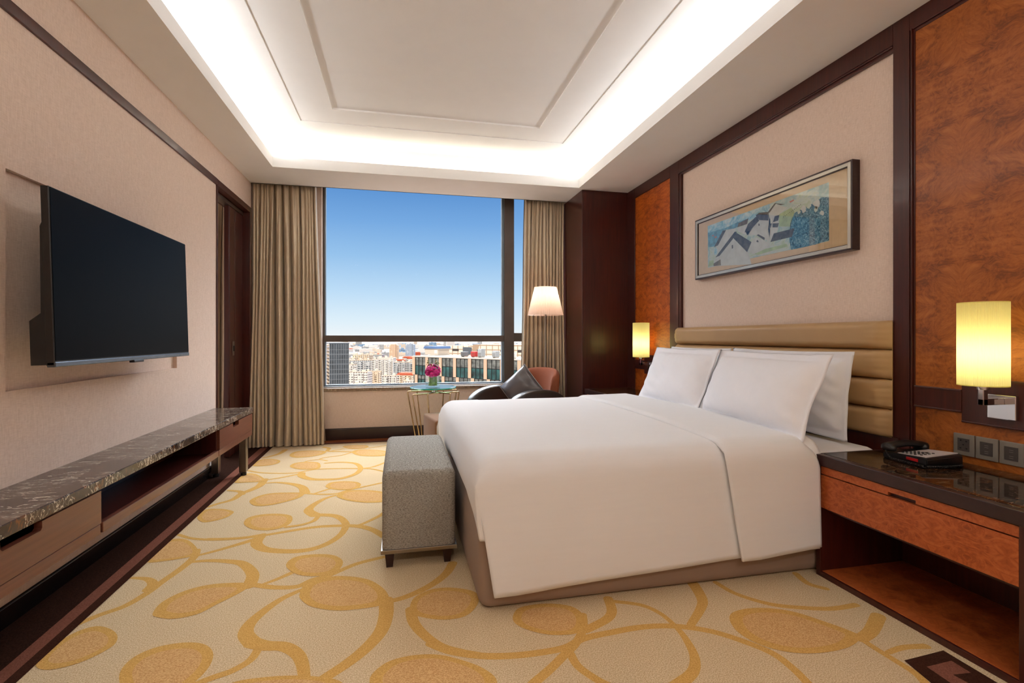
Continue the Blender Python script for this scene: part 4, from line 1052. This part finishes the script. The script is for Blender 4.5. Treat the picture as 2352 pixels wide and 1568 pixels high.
# ------------------------------------------------------------------ ARMCHAIR (local: -y is front)
ang = math.atan2(-.87, .48) ; fdir = Vector((-.87, -.48, 0))
ac_rot = math.atan2(fdir.y, fdir.x) + math.pi / 2
ac = thing('armchair', 'brown suede armchair with black leather arms beside the window', 'armchair', (1.17, 4.87, .002), ac_rot)
def armchair(ac):
    bm = NB(); box(bm, -.27, .27, -.36, .30, .14, .30, 0, .02, 3); finish('seat_frame', bm, M['leather_black'], ac, 50)
    bm = NB(); box(bm, -.262, .262, -.37, .24, .30, .43, 0, .04, 5); finish('seat', bm, M['suede_orange'], ac, 50)
    bm = NB()
    def bf(u, v):
        # barrel back: curved in plan, rounded rim
        a = (u - .5) * math.pi * .62; 
        x = .34 * math.sin(a) * 1.0; yb_ = .10 + .30 * math.cos(a)
        return x, yb_
    rings = []; n = 24; prof = []
    for i in range(n + 1):
        u = i / n; a = (u - .5) * R(118)
        cx_, cy_ = 0, .02; ro, ri = .37, .27
        d = Vector((math.sin(a), math.cos(a) * .95, 0))
        top = .785 - .07 * abs(2 * u - 1) ** 3.5
        lean = .06
        pts = [(ri, .28, 0), (ri, .5, 0), (ri + .0, top - .07, 0), (ri + .018, top - .018, 0), (ri + .05, top, 0), (ro - .018, top - .018, 0), (ro, top - .07, 0), (ro - .02, .4, 0), (ro - .04, .12, 0), (ri + .01, .12, 0)]
        ring_ = []
        for (r_, z, _) in pts:
            k = max(0, z - .3) / .5
            ring_.append(bm.verts.new((cx_ + d.x * r_, cy_ + d.y * r_ + lean * k, z)))
        rings.append(ring_)
    for A, B in zip(rings, rings[1:]):
        m = len(A)
        for k in range(m): bm.faces.new((A[k], A[(k + 1) % m], B[(k + 1) % m], B[k]))
    bm.faces.new(rings[0]); bm.faces.new(rings[-1][::-1])
    o = finish('backrest', bm, M['suede_orange'], ac, 50); mod_sub(o, 1)
    for s in (-1, 1):
        bm = NB(); prof = []
        ys = [-.43 + .80 * k / 20 for k in range(21)]
        f3 = lambda u, v, w: (s * .30 - .055 + w, u, v)
        topc = [(y, .455 + .135 * math.sqrt(max(0, 1 - ((y + .0) / .46) ** 2)) ** 1.0 if y > -.44 else .3) for y in ys]
        topc = [(-.412, .25), (-.428, .36), (-.438, .42), (-.432, .47), (-.412, .505), (-.385, .525)] + [(y, .43 + .165 * (1 - ((y + .05) / .42) ** 2) ** .5 if abs((y + .05) / .42) < 1 else .43) for y in ys if -.35 <= y <= .34]
        raw = [(-.39, .13), (-.405, .22), (-.418, .31), (-.425, .38), (-.418, .44), (-.395, .49), (-.35, .53), (-.28, .565), (-.18, .588), (-.06, .596), (.06, .588), (.18, .56), (.27, .515), (.33, .44), (.345, .34), (.345, .13)]
        P = smooth_pts(raw, 3); n_ = len(P); N2 = []
        for i_ in range(n_):
            q0, q1 = P[max(0, i_ - 1)], P[min(n_ - 1, i_ + 1)]; dx, dy = q1[0] - q0[0], q1[1] - q0[1]; dd = math.hypot(dx, dy) or 1
            N2.append((dy / dd, -dx / dd))
        rings = []
        for (xo, ins) in [(-.055, .032), (-.053, .016), (-.046, .005), (-.034, 0), (0, -.004), (.034, 0), (.046, .005), (.053, .016), (.055, .032)]:
            rings.append([bm.verts.new((s * .30 + xo, p[0] + q[0] * ins, p[1] + q[1] * ins)) for p, q in zip(P, N2)])
        for A, B in zip(rings, rings[1:]):
            for k in range(n_ - 1): bm.faces.new((A[k], A[k + 1], B[k + 1], B[k]))
        bm.faces.new(rings[0]); bm.faces.new(rings[-1][::-1])
        finish('armrest', bm, M['leather_black'], ac, 70)
    for (x, y) in ((-.25, -.32), (.25, -.32), (-.2, .27), (.2, .27)):
        bm = NB(); lathe(bm, [(0, 0), (.014, 0), (.022, .145), (0, .145)], 14, (x, y, 0)); finish('leg', bm, M['espresso_wood'], ac, 40)
armchair(ac)
# leather cushion on the armchair
bm = pillow_mesh(.34, .34, .14, .004, 9)
cu = finish('cushion', bm, M['leather_grey'], None, 180)
tag(cu, 'dark grey shiny leather cushion propped on the armchair', 'cushion')
cM = Matrix.Translation((1.15, 4.74, .60)) @ Matrix.Rotation(R(-38), 4, 'Z') @ Matrix.Rotation(R(-12), 4, 'Y') @ Matrix.Rotation(R(74), 4, 'X') @ Matrix.Rotation(R(32), 4, 'Z')
cu.matrix_world = cM
bm = NB()
pp = []
for (a0, a1) in (((-.5, -.5), (.5, -.5)), ((.5, -.5), (.5, .5)), ((.5, .5), (-.5, .5)), ((-.5, .5), (-.5, -.5))):
    for k in range(12):
        t = k / 12; x = (a0[0] + (a1[0] - a0[0]) * t); y = (a0[1] + (a1[1] - a0[1]) * t)
        q = 1 - .035 * (1 - abs(2 * y) ** 2) * (abs(2 * x) ** 3); q2 = 1 - .04 * (1 - abs(2 * x) ** 2) * (abs(2 * y) ** 3)
        pp.append((x * q * .342, y * q2 * .342, 0))
tube(bm, pp + [pp[0]], .004, 8); finish('piping', bm, M['piping'], cu, 180)
# ottoman
ot = thing('ottoman', 'brown suede square ottoman half hidden behind the bed corner', 'ottoman', (.50, 4.56, .002), R(10))
bm = NB(); box(bm, -.26, .26, -.24, .24, .06, .385, 0, .025, 4); finish('cushion', bm, M['suede_brown'], ot, 50)
for (x, y) in ((-.2, -.19), (.2, -.19), (-.2, .19), (.2, .19)):
    bm = NB(); box(bm, x - .02, x + .02, y - .02, y + .02, 0, .062); finish('leg', bm, M['espresso_wood'], ot)

# ------------------------------------------------------------------ SIDE TABLE
tx, ty = aty(995, 888, 5.06)[0], 5.06
tz = aty(995, 888.5, ty)[1]
st = thing('side_table', 'round glass side table on splayed chrome tube legs by the window', 'side table', (tx, ty, .003))
bm = NB(); lathe(bm, [(0, tz - .012), (.226, tz - .012), (.230, tz - .009), (.230, tz - .003), (.226, tz), (0, tz)], 64); g = finish('glass_top', bm, [M['table_glass'], M['glass_edge']], st, 30)
for p in g.data.polygons:
    if abs(p.normal.z) < .8: p.material_index = 1
for k, (aa, off) in enumerate(((R(8), 0.03), (R(68), -.03), (R(-52), .0), (R(20), -.08))):
    d = Vector((math.cos(aa), math.sin(aa), 0)); n_ = Vector((-d.y, d.x, 0)) * off
    rt, rb = .250, .155; zz_ = tz - .040 - .006 * k
    bm = NB(); c0 = n_
    tube(bm, [c0 - d * rb + Vector((0, 0, .0)), c0 - d * rt + Vector((0, 0, zz_ - .008)), c0 - d * (rt - .006) + Vector((0, 0, zz_)), c0 + d * (rt - .006) + Vector((0, 0, zz_)), c0 + d * rt + Vector((0, 0, zz_ - .008)), c0 + d * rb], .0065, 10)
    finish('leg_frame', bm, M['brass_tube'], st, 50)
for k in range(3):
    bm = NB(); a = R(30 + 120 * k); lathe(bm, [(0, tz - .040), (.008, tz - .040), (.008, tz - .012), (0, tz - .012)], 12, (.13 * math.cos(a), .13 * math.sin(a), 0)); finish('glass_support', bm, M['chrome'], st, 40)
# vase with flowers
vz = tz + .004
vs = thing('vase', 'square clear glass vase lined with a green leaf on the side table', 'vase', (tx - .005, ty - .01, vz), R(14))
bm = NB(); 
box(bm, -.058, .058, -.058, .058, 0, .012, 0, .002)
for s in (-1, 1):
    box(bm, s * .058, s * .054, -.058, .058, .012, .115); box(bm, -.054, .054, s * .058, s * .054, .012, .115)
finish('glass', bm, M['vase_glass'], vs)
bm = NB(); lathe(bm, [(0, .014), (.044, .014), (.045, .100), (.040, .100), (.038, .03), (0, .03)], 28); finish('leaf_lining', bm, M['leaf_green'], vs, 50)
fb = thing('flower_bunch', 'bunch of bright pink orchids with pale buds in the glass vase', 'flowers', (tx - .005, ty - .01, vz + .032))
rnd = random.Random(5)
for k in range(58):
    th = rnd.uniform(0, 2 * math.pi); ph_ = math.acos(rnd.uniform(-.75, 1)); rr = .078 * rnd.uniform(.75, 1)
    c = Vector((rr * math.sin(ph_) * math.cos(th), rr * math.sin(ph_) * math.sin(th), .128 + rr * .85 * math.cos(ph_)))
    nn = (c - Vector((0, 0, .11))).normalized(); q = nn.to_track_quat('Z', 'Y').to_matrix().to_4x4()
    bm = NB()
    for p in range(5):
        a = p * 2 * math.pi / 5 + rnd.random() * .3
        st0 = len(bm.verts); L = .022
        vs_ = [bm.verts.new(x) for x in ((0, 0, 0), (.010, .010, .004), (.012, .020, .003), (0, .026, -.002), (-.012, .020, .003), (-.010, .010, .004))]
        bm.faces.new(vs_[:4]); bm.faces.new((vs_[0], vs_[3], vs_[4], vs_[5]))
        bm.verts.ensure_lookup_table()
        for v in vs_: v.co = Matrix.Rotation(a, 4, 'Z') @ v.co
    s0 = 0
    bmesh.ops.create_icosphere(bm, subdivisions=1, radius=.005, matrix=Matrix.Translation((0, 0, .004)))
    for v in bm.verts: v.co = c + (q.to_3x3() @ v.co)
    finish('blossom', bm, M['petal_pink' if k % 3 else 'petal_deep'], fb, 180)
for k in range(7):
    a = k * .9; tip = Vector((.055 * math.cos(a), .045 * math.sin(a), .215 + .02 * math.sin(k * 2.1)))
    bm = NB(); tube(bm, [(0, 0, .0), (tip.x * .4, tip.y * .4, .1), tuple(tip)], .0018, 6); s_ = finish('stem', bm, M['stem_green'], fb)
    bm = NB()
    for j in range(3): bmesh.ops.create_icosphere(bm, subdivisions=1, radius=.0065, matrix=Matrix.Translation(tip + Vector((.008 * math.sin(j * 2.2), .006 * math.cos(j * 2), -.012 * j))))
    finish('bud', bm, M['bud_pale' if k % 2 else 'stem_green'], s_, 180)

exec_city = True
# ------------------------------------------------------------------ CITY outside the window (real scale, camera about 80 m up)
GZ = -78.0
plain('city_ground', (138, 118, 104), 0.95, var=.22, sc=.02); plain('tree_brown', (96, 78, 66), 1.0, var=.3, sc=.2)
plain('beige_pier', (206, 168, 138), 0.8, spec=.1); plain('bronze_mullion', (50, 46, 44), 0.4, 0.5); plain('spandrel_grey', (112, 112, 104), 0.35, .4, var=.3, sc=1.2)
plain('green_glass', (30, 66, 64), 0.15, var=.5, sc=.5); plain('concrete', (196, 186, 170), 0.9, spec=.1); plain('roof_blue', (84, 110, 150), 0.6); plain('roof_red', (186, 92, 66), 0.85, spec=.1)
plain('cream_wall', (204, 188, 168), 0.85, spec=.1); plain('white_wall', (212, 206, 198), 0.85, spec=.1); plain('grey_unit', (150, 152, 152), 0.6); plain('dark_opening', (70, 58, 50), 0.8); plain('red_box', (180, 40, 34), 0.6)
plain('tower_grey', (104, 106, 108), 0.35, .3); plain('tower_fin', (150, 150, 148), 0.5, .2); plain('tower_glass', (58, 62, 66), 0.2, var=.4, sc=.4); plain('balcony_beige', (190, 168, 142), 0.8)
plain('blue_glass', (120, 148, 172), 0.25, var=.3, sc=.1)
def facade(name, wall, win, fx, fz, duty=(.55, .5)):
    a = MT(name, 0.85, 0.1); tcn = a.t.nodes.new('ShaderNodeTexCoord'); sp = a.t.nodes.new('ShaderNodeSeparateXYZ'); a.t.links.new(tcn.outputs['Object'], sp.inputs[0])
    xy = a.math('ADD', sp.outputs[0], sp.outputs[1])
    u = a.math('LESS_THAN', a.math('FRACT', a.math('DIVIDE', xy, fx)), duty[0]); v = a.math('LESS_THAN', a.math('FRACT', a.math('DIVIDE', sp.outputs[2], fz)), duty[1])
    geo = a.t.nodes.new('ShaderNodeNewGeometry'); sn = a.t.nodes.new('ShaderNodeSeparateXYZ'); a.t.links.new(geo.outputs['Normal'], sn.inputs[0])
    side = a.math('LESS_THAN', a.math('ABSOLUTE', sn.outputs[2]), .5)
    n = a.noise(tcn.outputs['Object'], .12, 3)
    f = a.math('MULTIPLY', a.math('MULTIPLY', u, v), a.math('MULTIPLY', side, a.math('GREATER_THAN', n, .42)))
    a.color(a.mix(f, wall, win)); M[name] = a.m
facade('apartment_white', (218, 210, 198), (78, 72, 68), 3.4, 3.0); facade('apartment_cream', (214, 192, 164), (84, 70, 60), 4.2, 3.0, (.5, .45)); facade('apartment_grey', (186, 186, 182), (66, 72, 76), 3.0, 3.0, (.6, .55))
facade('grid_beige', (176, 146, 118), (226, 210, 188), 2.6, 1.5, (.86, .78)); facade('tower_beige', (216, 186, 156), (130, 96, 74), 2.6, 3.4, (.4, .6)); facade('tower_blue', (176, 182, 188), (90, 112, 138), 3.2, 3.4, (.6, .6))
bm = NB(); poly(bm, [(-9000, 30, GZ), (16000, 30, GZ), (16000, 30000, GZ), (-9000, 30000, GZ)]); struct('ground_city', bm, M['city_ground'])
# office block with green glazing and beige piers
Ax, Ay = atd(948, 117); Bx, By = atd(1185, 99)
u_ = Vector((Bx - Ax, By - Ay, 0)); Ltot = u_.length; u_.normalize()
n_out = Vector((u_.y, -u_.x, 0))
if n_out.dot(Vector((Ax, Ay, 0))) > 0: n_out = -n_out
rot = math.atan2(u_.y, u_.x)
RZ = zd(817, 117)
ob = thing('office_building', 'modern office block with green glazing between beige piers below the window', 'building', (Ax, Ay, GZ), rot)
hgt = RZ - GZ; LT = Ltot + 14
bm = NB(); box(bm, 0, LT, .25, 13, 0, hgt - .2, 0); box(bm, .3, LT, .6, 12.8, hgt - .2, hgt - .14, 1); finish('wall', bm, [M['spandrel_grey'], M['cream_wall']], ob)
bm = NB(); box(bm, -.2, LT, -.1, .5, hgt - .22, hgt + .02); box(bm, -.2, .3, .5, 13, hgt - .22, hgt + .02); finish('parapet', bm, M['concrete'], ob)
pitch = Ltot / 6.9
for row in range(4):
    zt2 = hgt - .25 - (0 if row == 0 else 4.1 + (row - 1) * 3.6); rh = 4.1 if row == 0 else 3.6
    sh_ = (0, .85, 0, .85)[row]
    nb = int(LT / pitch)
    for k in range(nb + 1):
        x0 = k * pitch + sh_
        if x0 > LT - 1: continue
        bm = NB(); box(bm, x0, x0 + .85, -.12, .3, zt2 - rh, zt2); finish('pier', bm, M['beige_pier'], ob)
        xa_, xb2 = x0 + .85, min(x0 + pitch, LT)
        if xb2 - xa_ < .6: continue
        sp_h = 1.9 if row == 0 else .95
        bm = NB()
        nm = 3
        box(bm, xa_, xb2, .02, .12, zt2 - .1, zt2); box(bm, xa_, xb2, .0, .12, zt2 - sp_h - .06, zt2 - sp_h + .06)
        for j in range(nm + 1):
            xx = xa_ + (xb2 - xa_) * j / nm; box(bm, xx - .05, xx + .05, -.02, .12, zt2 - rh, zt2)
        wf = finish('window', bm, M['bronze_mullion'], ob)
        bm = NB(); box(bm, xa_, xb2, .08, .2, zt2 - rh, zt2 - sp_h); finish('pane', bm, M['green_glass'], wf)
        bm = NB(); box(bm, xa_, xb2, .08, .2, zt2 - sp_h, zt2); finish('spandrel', bm, M['spandrel_grey'], wf)
# rooftop things
hx, hy_ = atd(976, 126); h2 = thing('rooftop_hut', 'small cream hut with a blue roof on top of the office block', 'hut', (hx, hy_, RZ + .02), rot)
bm = NB(); box(bm, 0, 4.6, 0, 4, 0, 1.6); finish('wall', bm, M['cream_wall'], h2)
bm = NB(); prism(bm, [(-.3, 1.5), (4.9, 1.5), (4.7, 2.1), (.1, 2.1)], lambda u, v, w: (u, -.3 + w, v), 4.6); finish('roof', bm, M['roof_blue'], h2)
bm = NB(); box(bm, 3.4, 4.4, -.05, .05, .3, 1.2); finish('door', bm, M['white_wall'], h2)
for i, (pa, pb, d, hb_, col, lab) in enumerate([(1081, 1095, 112, 1.3, 'red_box', 'red plant box on the office roof'), (1097, 1108, 111, 1.9, 'grey_unit', 'grey cooling unit beside the red box on the office roof'),
        (1130, 1141, 108, 1.5, 'grey_unit', 'grey cooling unit on the office roof near the window mullion'), (1058, 1070, 114, 1.2, 'tower_grey', 'dark plant unit on the office roof left of the red box'), (1168, 1180, 104, 1.2, 'white_wall', 'white plant unit on the office roof behind the right window pane')]):
    qx, qy = atd(pa, d); wdt = (pb - pa) / F_PX * d
    t = thing('roof_unit', lab, 'roof equipment', (qx, qy, RZ - .13), rot, 'plant units on the office roof')
    bm = NB(); box(bm, 0, wdt, 0, 1.4, .2, hb_, 0, .04); finish('casing', bm, M[col], t)
    bm = NB(); box(bm, .05, .15, .1, 1.3, 0, .2); box(bm, wdt - .15, wdt - .05, .1, 1.3, 0, .2); finish('support', bm, M['concrete'], t)
    bm = NB()
    for j in range(4): box(bm, .1, wdt - .1, -.02, 0, .35 + j * .2, .42 + j * .2)
    finish('vent', bm, M['dark_opening'], t)
gx, gy_ = atd(1028, 178); gb = thing('gridded_building', 'cream building with a fine brown grid facade behind the office roof', 'building', (gx, gy_, GZ), rot)
gtop = zd(790, 178) - GZ
bm = NB(); box(bm, 0, 12, 0, 30, 0, gtop - .5); box(bm, 7, 12, 3, 30, 0, gtop - .5); box(bm, 12, 40, 0, 30, 0, gtop); finish('wall', bm, M['grid_beige'], gb)
bm = NB(); box(bm, 7.5, 11.5, -.2, .5, gtop - 3.4, gtop - 1.0); finish('glazed_recess', bm, M['tower_grey'], gb)
for (a0, a1, b0, b1) in [(2.4, 5.4, 1.6, 2.4), (14, 17.5, 1.7, 2.6), (31, 36, 1.6, 2.4), (24, 26, 1.9, 2.3)]:
    bm = NB(); box(bm, a0, a1, -.1, .2, gtop - b1, gtop - b0); finish('window', bm, M['dark_opening'], gb)
bm = NB(); box(bm, 14.3, 22.5, -.15, .2, gtop - 6.4, gtop - 3.8); finish('recess', bm, M['dark_opening'], gb)
# left tower
tx0, ty0 = atd(757, 150); 
tw = thing('office_tower', 'dark grey gridded office tower at the left edge of the window', 'building', (tx0, ty0, GZ), R(12))
tt = zd(788.5, 150) - GZ; ww = (799 - 757) / F_PX * 150
bm = NB(); box(bm, 0, ww, 0, 16, 0, tt); finish('wall', bm, M['tower_glass'], tw)
bm = NB(); box(bm, -.1, ww + .1, -.2, 16, tt - .15, tt + .2); finish('parapet', bm, M['tower_grey'], tw)
for k in range(12):
    x = ww * k / 11; bm = NB(); box(bm, x - .07, x + .07, -.18, .05, tt - 16, tt); finish('fin', bm, M['tower_fin'], tw)
for k in range(10):
    z = tt - 1.9 - k * 1.5; bm = NB(); box(bm, 0, ww, -.14, .05, z - .12, z + (.30 if k % 2 else .12)); finish('floor_band', bm, M['tower_grey'], tw)
for k in range(12):
    z = tt - .6 - k * 1.1; bm = NB(); box(bm, -.9, 0, .0, 12, z - .15, z + .22); finish('balcony', bm, M['balcony_beige'], tw)
# two point towers
for (pa, pb, d, ytop, mat, lab) in [(894, 913, 1480, 788, 'tower_beige', 'tall cream residential tower rising above the far city'), (931, 951, 1480, 787, 'tower_blue', 'tall blue glazed residential tower to the right of the cream tower')]:
    qx, qy = atd(pa, d); wdt = (pb - pa) / F_PX * d; hh_ = zd(ytop, d) - GZ
    t = thing('residential_tower', lab, 'building', (qx, qy, GZ), -YAW, 'pair of tall towers in the far city')
    bm = NB(); box(bm, 0, wdt, 0, 22, 0, hh_ - 5, 0, 1.5); box(bm, wdt * .2, wdt * .8, -2.5, 4, 0, hh_ - 3); finish('wall', bm, M[mat], t)
    bm = NB(); box(bm, wdt * .1, wdt * .35, 2, 12, hh_ - 5, hh_ - 1); box(bm, wdt * .6, wdt * .9, 2, 12, hh_ - 5, hh_); finish('roof_crown', bm, M['white_wall'], t)
# apartment blocks in rows, nearer part of the city
rnd = random.Random(21); kk = 0; apt_pos = []
proto = {}
def apartment(px, d, w_, h_, dp, mat, red, lab, rz):
    qx, qy = atd(px, d)
    t = thing('apartment_block', lab, 'building', (qx, qy, GZ), rz, 'white apartment blocks below the window')
    bm = NB(); box(bm, 0, w_, 0, dp, 0, h_)
    nb_ = max(2, int(w_ / 9))
    for k in range(nb_): box(bm, w_ * (k + .25) / nb_, w_ * (k + .6) / nb_, -1.6, .5, 0, h_ - 1.5)
    finish('wall', bm, M[mat], t)
    bm = NB(); rr_ = random.Random(int(px * 7 + d))
    if red: prism(bm, [(-.8, h_), (w_ + .8, h_), (w_ * .9, h_ + 3), (w_ * .1, h_ + 3)], lambda u, v, w: (u, -1 + w, v), dp + 2); finish('roof', bm, M['roof_red'], t)
    else:
        box(bm, -.3, w_ + .3, -.4, .4, h_, h_ + 1)
        for k in range(nb_): box(bm, w_ * (k + .3) / nb_, w_ * (k + .55) / nb_, 3, 8, h_, h_ + 3.2)
        finish('roof', bm, M['cream_wall'], t)
    for k in range(nb_):
        bm = NB()
        for j in range(min(9, int(h_ / 3)) ):
            z = h_ - 2.2 - 3 * j; box(bm, w_ * (k + .66) / nb_, w_ * (k + .96) / nb_, -1.3, .2, z - .9, z)
        finish('balcony_stack', bm, M['white_wall'], t)
spec = [(800, 640, 34, 34, 0), (838, 712, 30, 30, 0), (803, 760, 44, 43, 0), (855, 830, 36, 42, 0), (878, 680, 30, 26, 0), (911, 725, 34, 24, 1), (905, 800, 40, 38, 0), (925, 640, 26, 22, 0),
        (866, 900, 40, 42, 0), (810, 930, 46, 46, 0), (845, 1000, 40, 44, 0), (885, 985, 50, 32, 1), (925, 1080, 44, 34, 1), (800, 1160, 60, 28, 1), (870, 1150, 50, 26, 1), (935, 900, 30, 40, 1),
        (808, 600, 26, 22, 0), (856, 612, 26, 16, 1), (904, 610, 26, 14, 0), (780, 700, 30, 40, 0), (765, 900, 50, 40, 0), (955, 760, 40, 30, 0), (1000, 900, 50, 30, 0), (1060, 900, 50, 34, 0)]
mm = ['apartment_white', 'apartment_cream', 'apartment_grey', 'apartment_white']
for i, (px, d, w_, h_, red) in enumerate(spec):
    side = ['behind the dark tower', 'beside the dark tower', 'left of middle', 'in the middle', 'right of middle', 'beside the green glass office', 'behind the green glass office'][min(6, 0 if px < 795 else 1 + int((px - 795) / 28))]
    lab = '%s%s apartment block %s, %s row from the window' % ('red roofed ' if red else '', ['white', 'cream', 'pale grey', 'plain white'][i % 4], side, 'nearest' if d < 650 else ('second' if d < 750 else ('third' if d < 830 else ('fourth' if d < 950 else 'farthest'))))
    w_ = int(w_ * .78); apt_pos.append((px, d, w_))
    apartment(px, d, w_, h_, 14, mm[i % 4], red, lab, -YAW + R(rnd.choice((-14, -8, 12, 18))))
# hazy low city behind
taken = []
for i in range(210):
    for _try in range(60):
        d = 1150 * (5200 / 1150.0) ** rnd.random(); px = rnd.uniform(780, 1210)
        qx, qy = atd(px, d)
        if all(math.hypot(qx - a, qy - b) > 66 + .012 * d for a, b in taken) and not (880 < px < 960 and 1400 < d < 1560) and not (px < 1000 and d < 1260): break
    taken.append((qx, qy))
    w_ = rnd.uniform(18, 60) * (d / 1500) ** .15; h_ = rnd.uniform(6, 22) if rnd.random() < .85 else rnd.uniform(25, 45)
    qx, qy = atd(px, d); c = rnd.random()
    mt = 'roof_red' if (c < .12 and px < 990 and d < 3000) else ('blue_glass' if c < .17 else ('cream_wall' if c < .5 else ('white_wall' if c < .8 else 'apartment_grey')))
    bm = NB(); box(bm, 0, w_, 0, 14, 0, h_)
    if rnd.random() < .5: box(bm, w_ * .3, w_ * .5, 3, 9, h_, h_ + 3)
    if mt == 'roof_red': prism(bm, [(-1, h_), (w_ + 1, h_), (w_ * .9, h_ + 3), (w_ * .1, h_ + 3)], lambda u, v, w: (u, -1 + w, v), 16)
    o = finish('low_building', bm, M[mt]); o.location = (qx, qy, GZ); o.rotation_euler = (0, 0, rnd.uniform(-.5, .5))
    kd = {'roof_red': 'red roofed low building', 'blue_glass': 'bluish glass building', 'cream_wall': 'small cream building', 'white_wall': 'small white building', 'apartment_grey': 'pale grey windowed building'}[mt]
    tag(o, kd + (' in the hazy distance near the horizon' if d > 2400 else ' in the middle distance behind the apartment blocks'), 'building', kd + 's of the distant city ' + ('far' if d > 2400 else 'near'))
# winter trees between the blocks
tree_pos = []
for i in range(26):
    for _try in range(200):
        px, d = rnd.uniform(800, 960), rnd.uniform(590, 1120); qx, qy = atd(px, d)
        if all(math.hypot(qx - p[0], qy - p[1]) > 34 + p[2] for p in tree_pos) and all(math.hypot(qx - atd(a, b)[0] - c / 2, qy - atd(a, b)[1]) > c / 2 + 38 for a, b, c in apt_pos): break
    else: continue
    tree_pos.append((qx, qy, 0))
    bm = NB()
    for k in range(6): bmesh.ops.create_icosphere(bm, subdivisions=1, radius=rnd.uniform(3, 5.5), matrix=Matrix.Translation((rnd.uniform(-14, 14), rnd.uniform(-4, 4), rnd.uniform(3, 6))))
    o = finish('tree_clump', bm, M['tree_brown']); o.location = (qx, qy, GZ); tag(o, 'clump of bare brown winter trees between the distant blocks', 'trees', 'bare trees in the city')
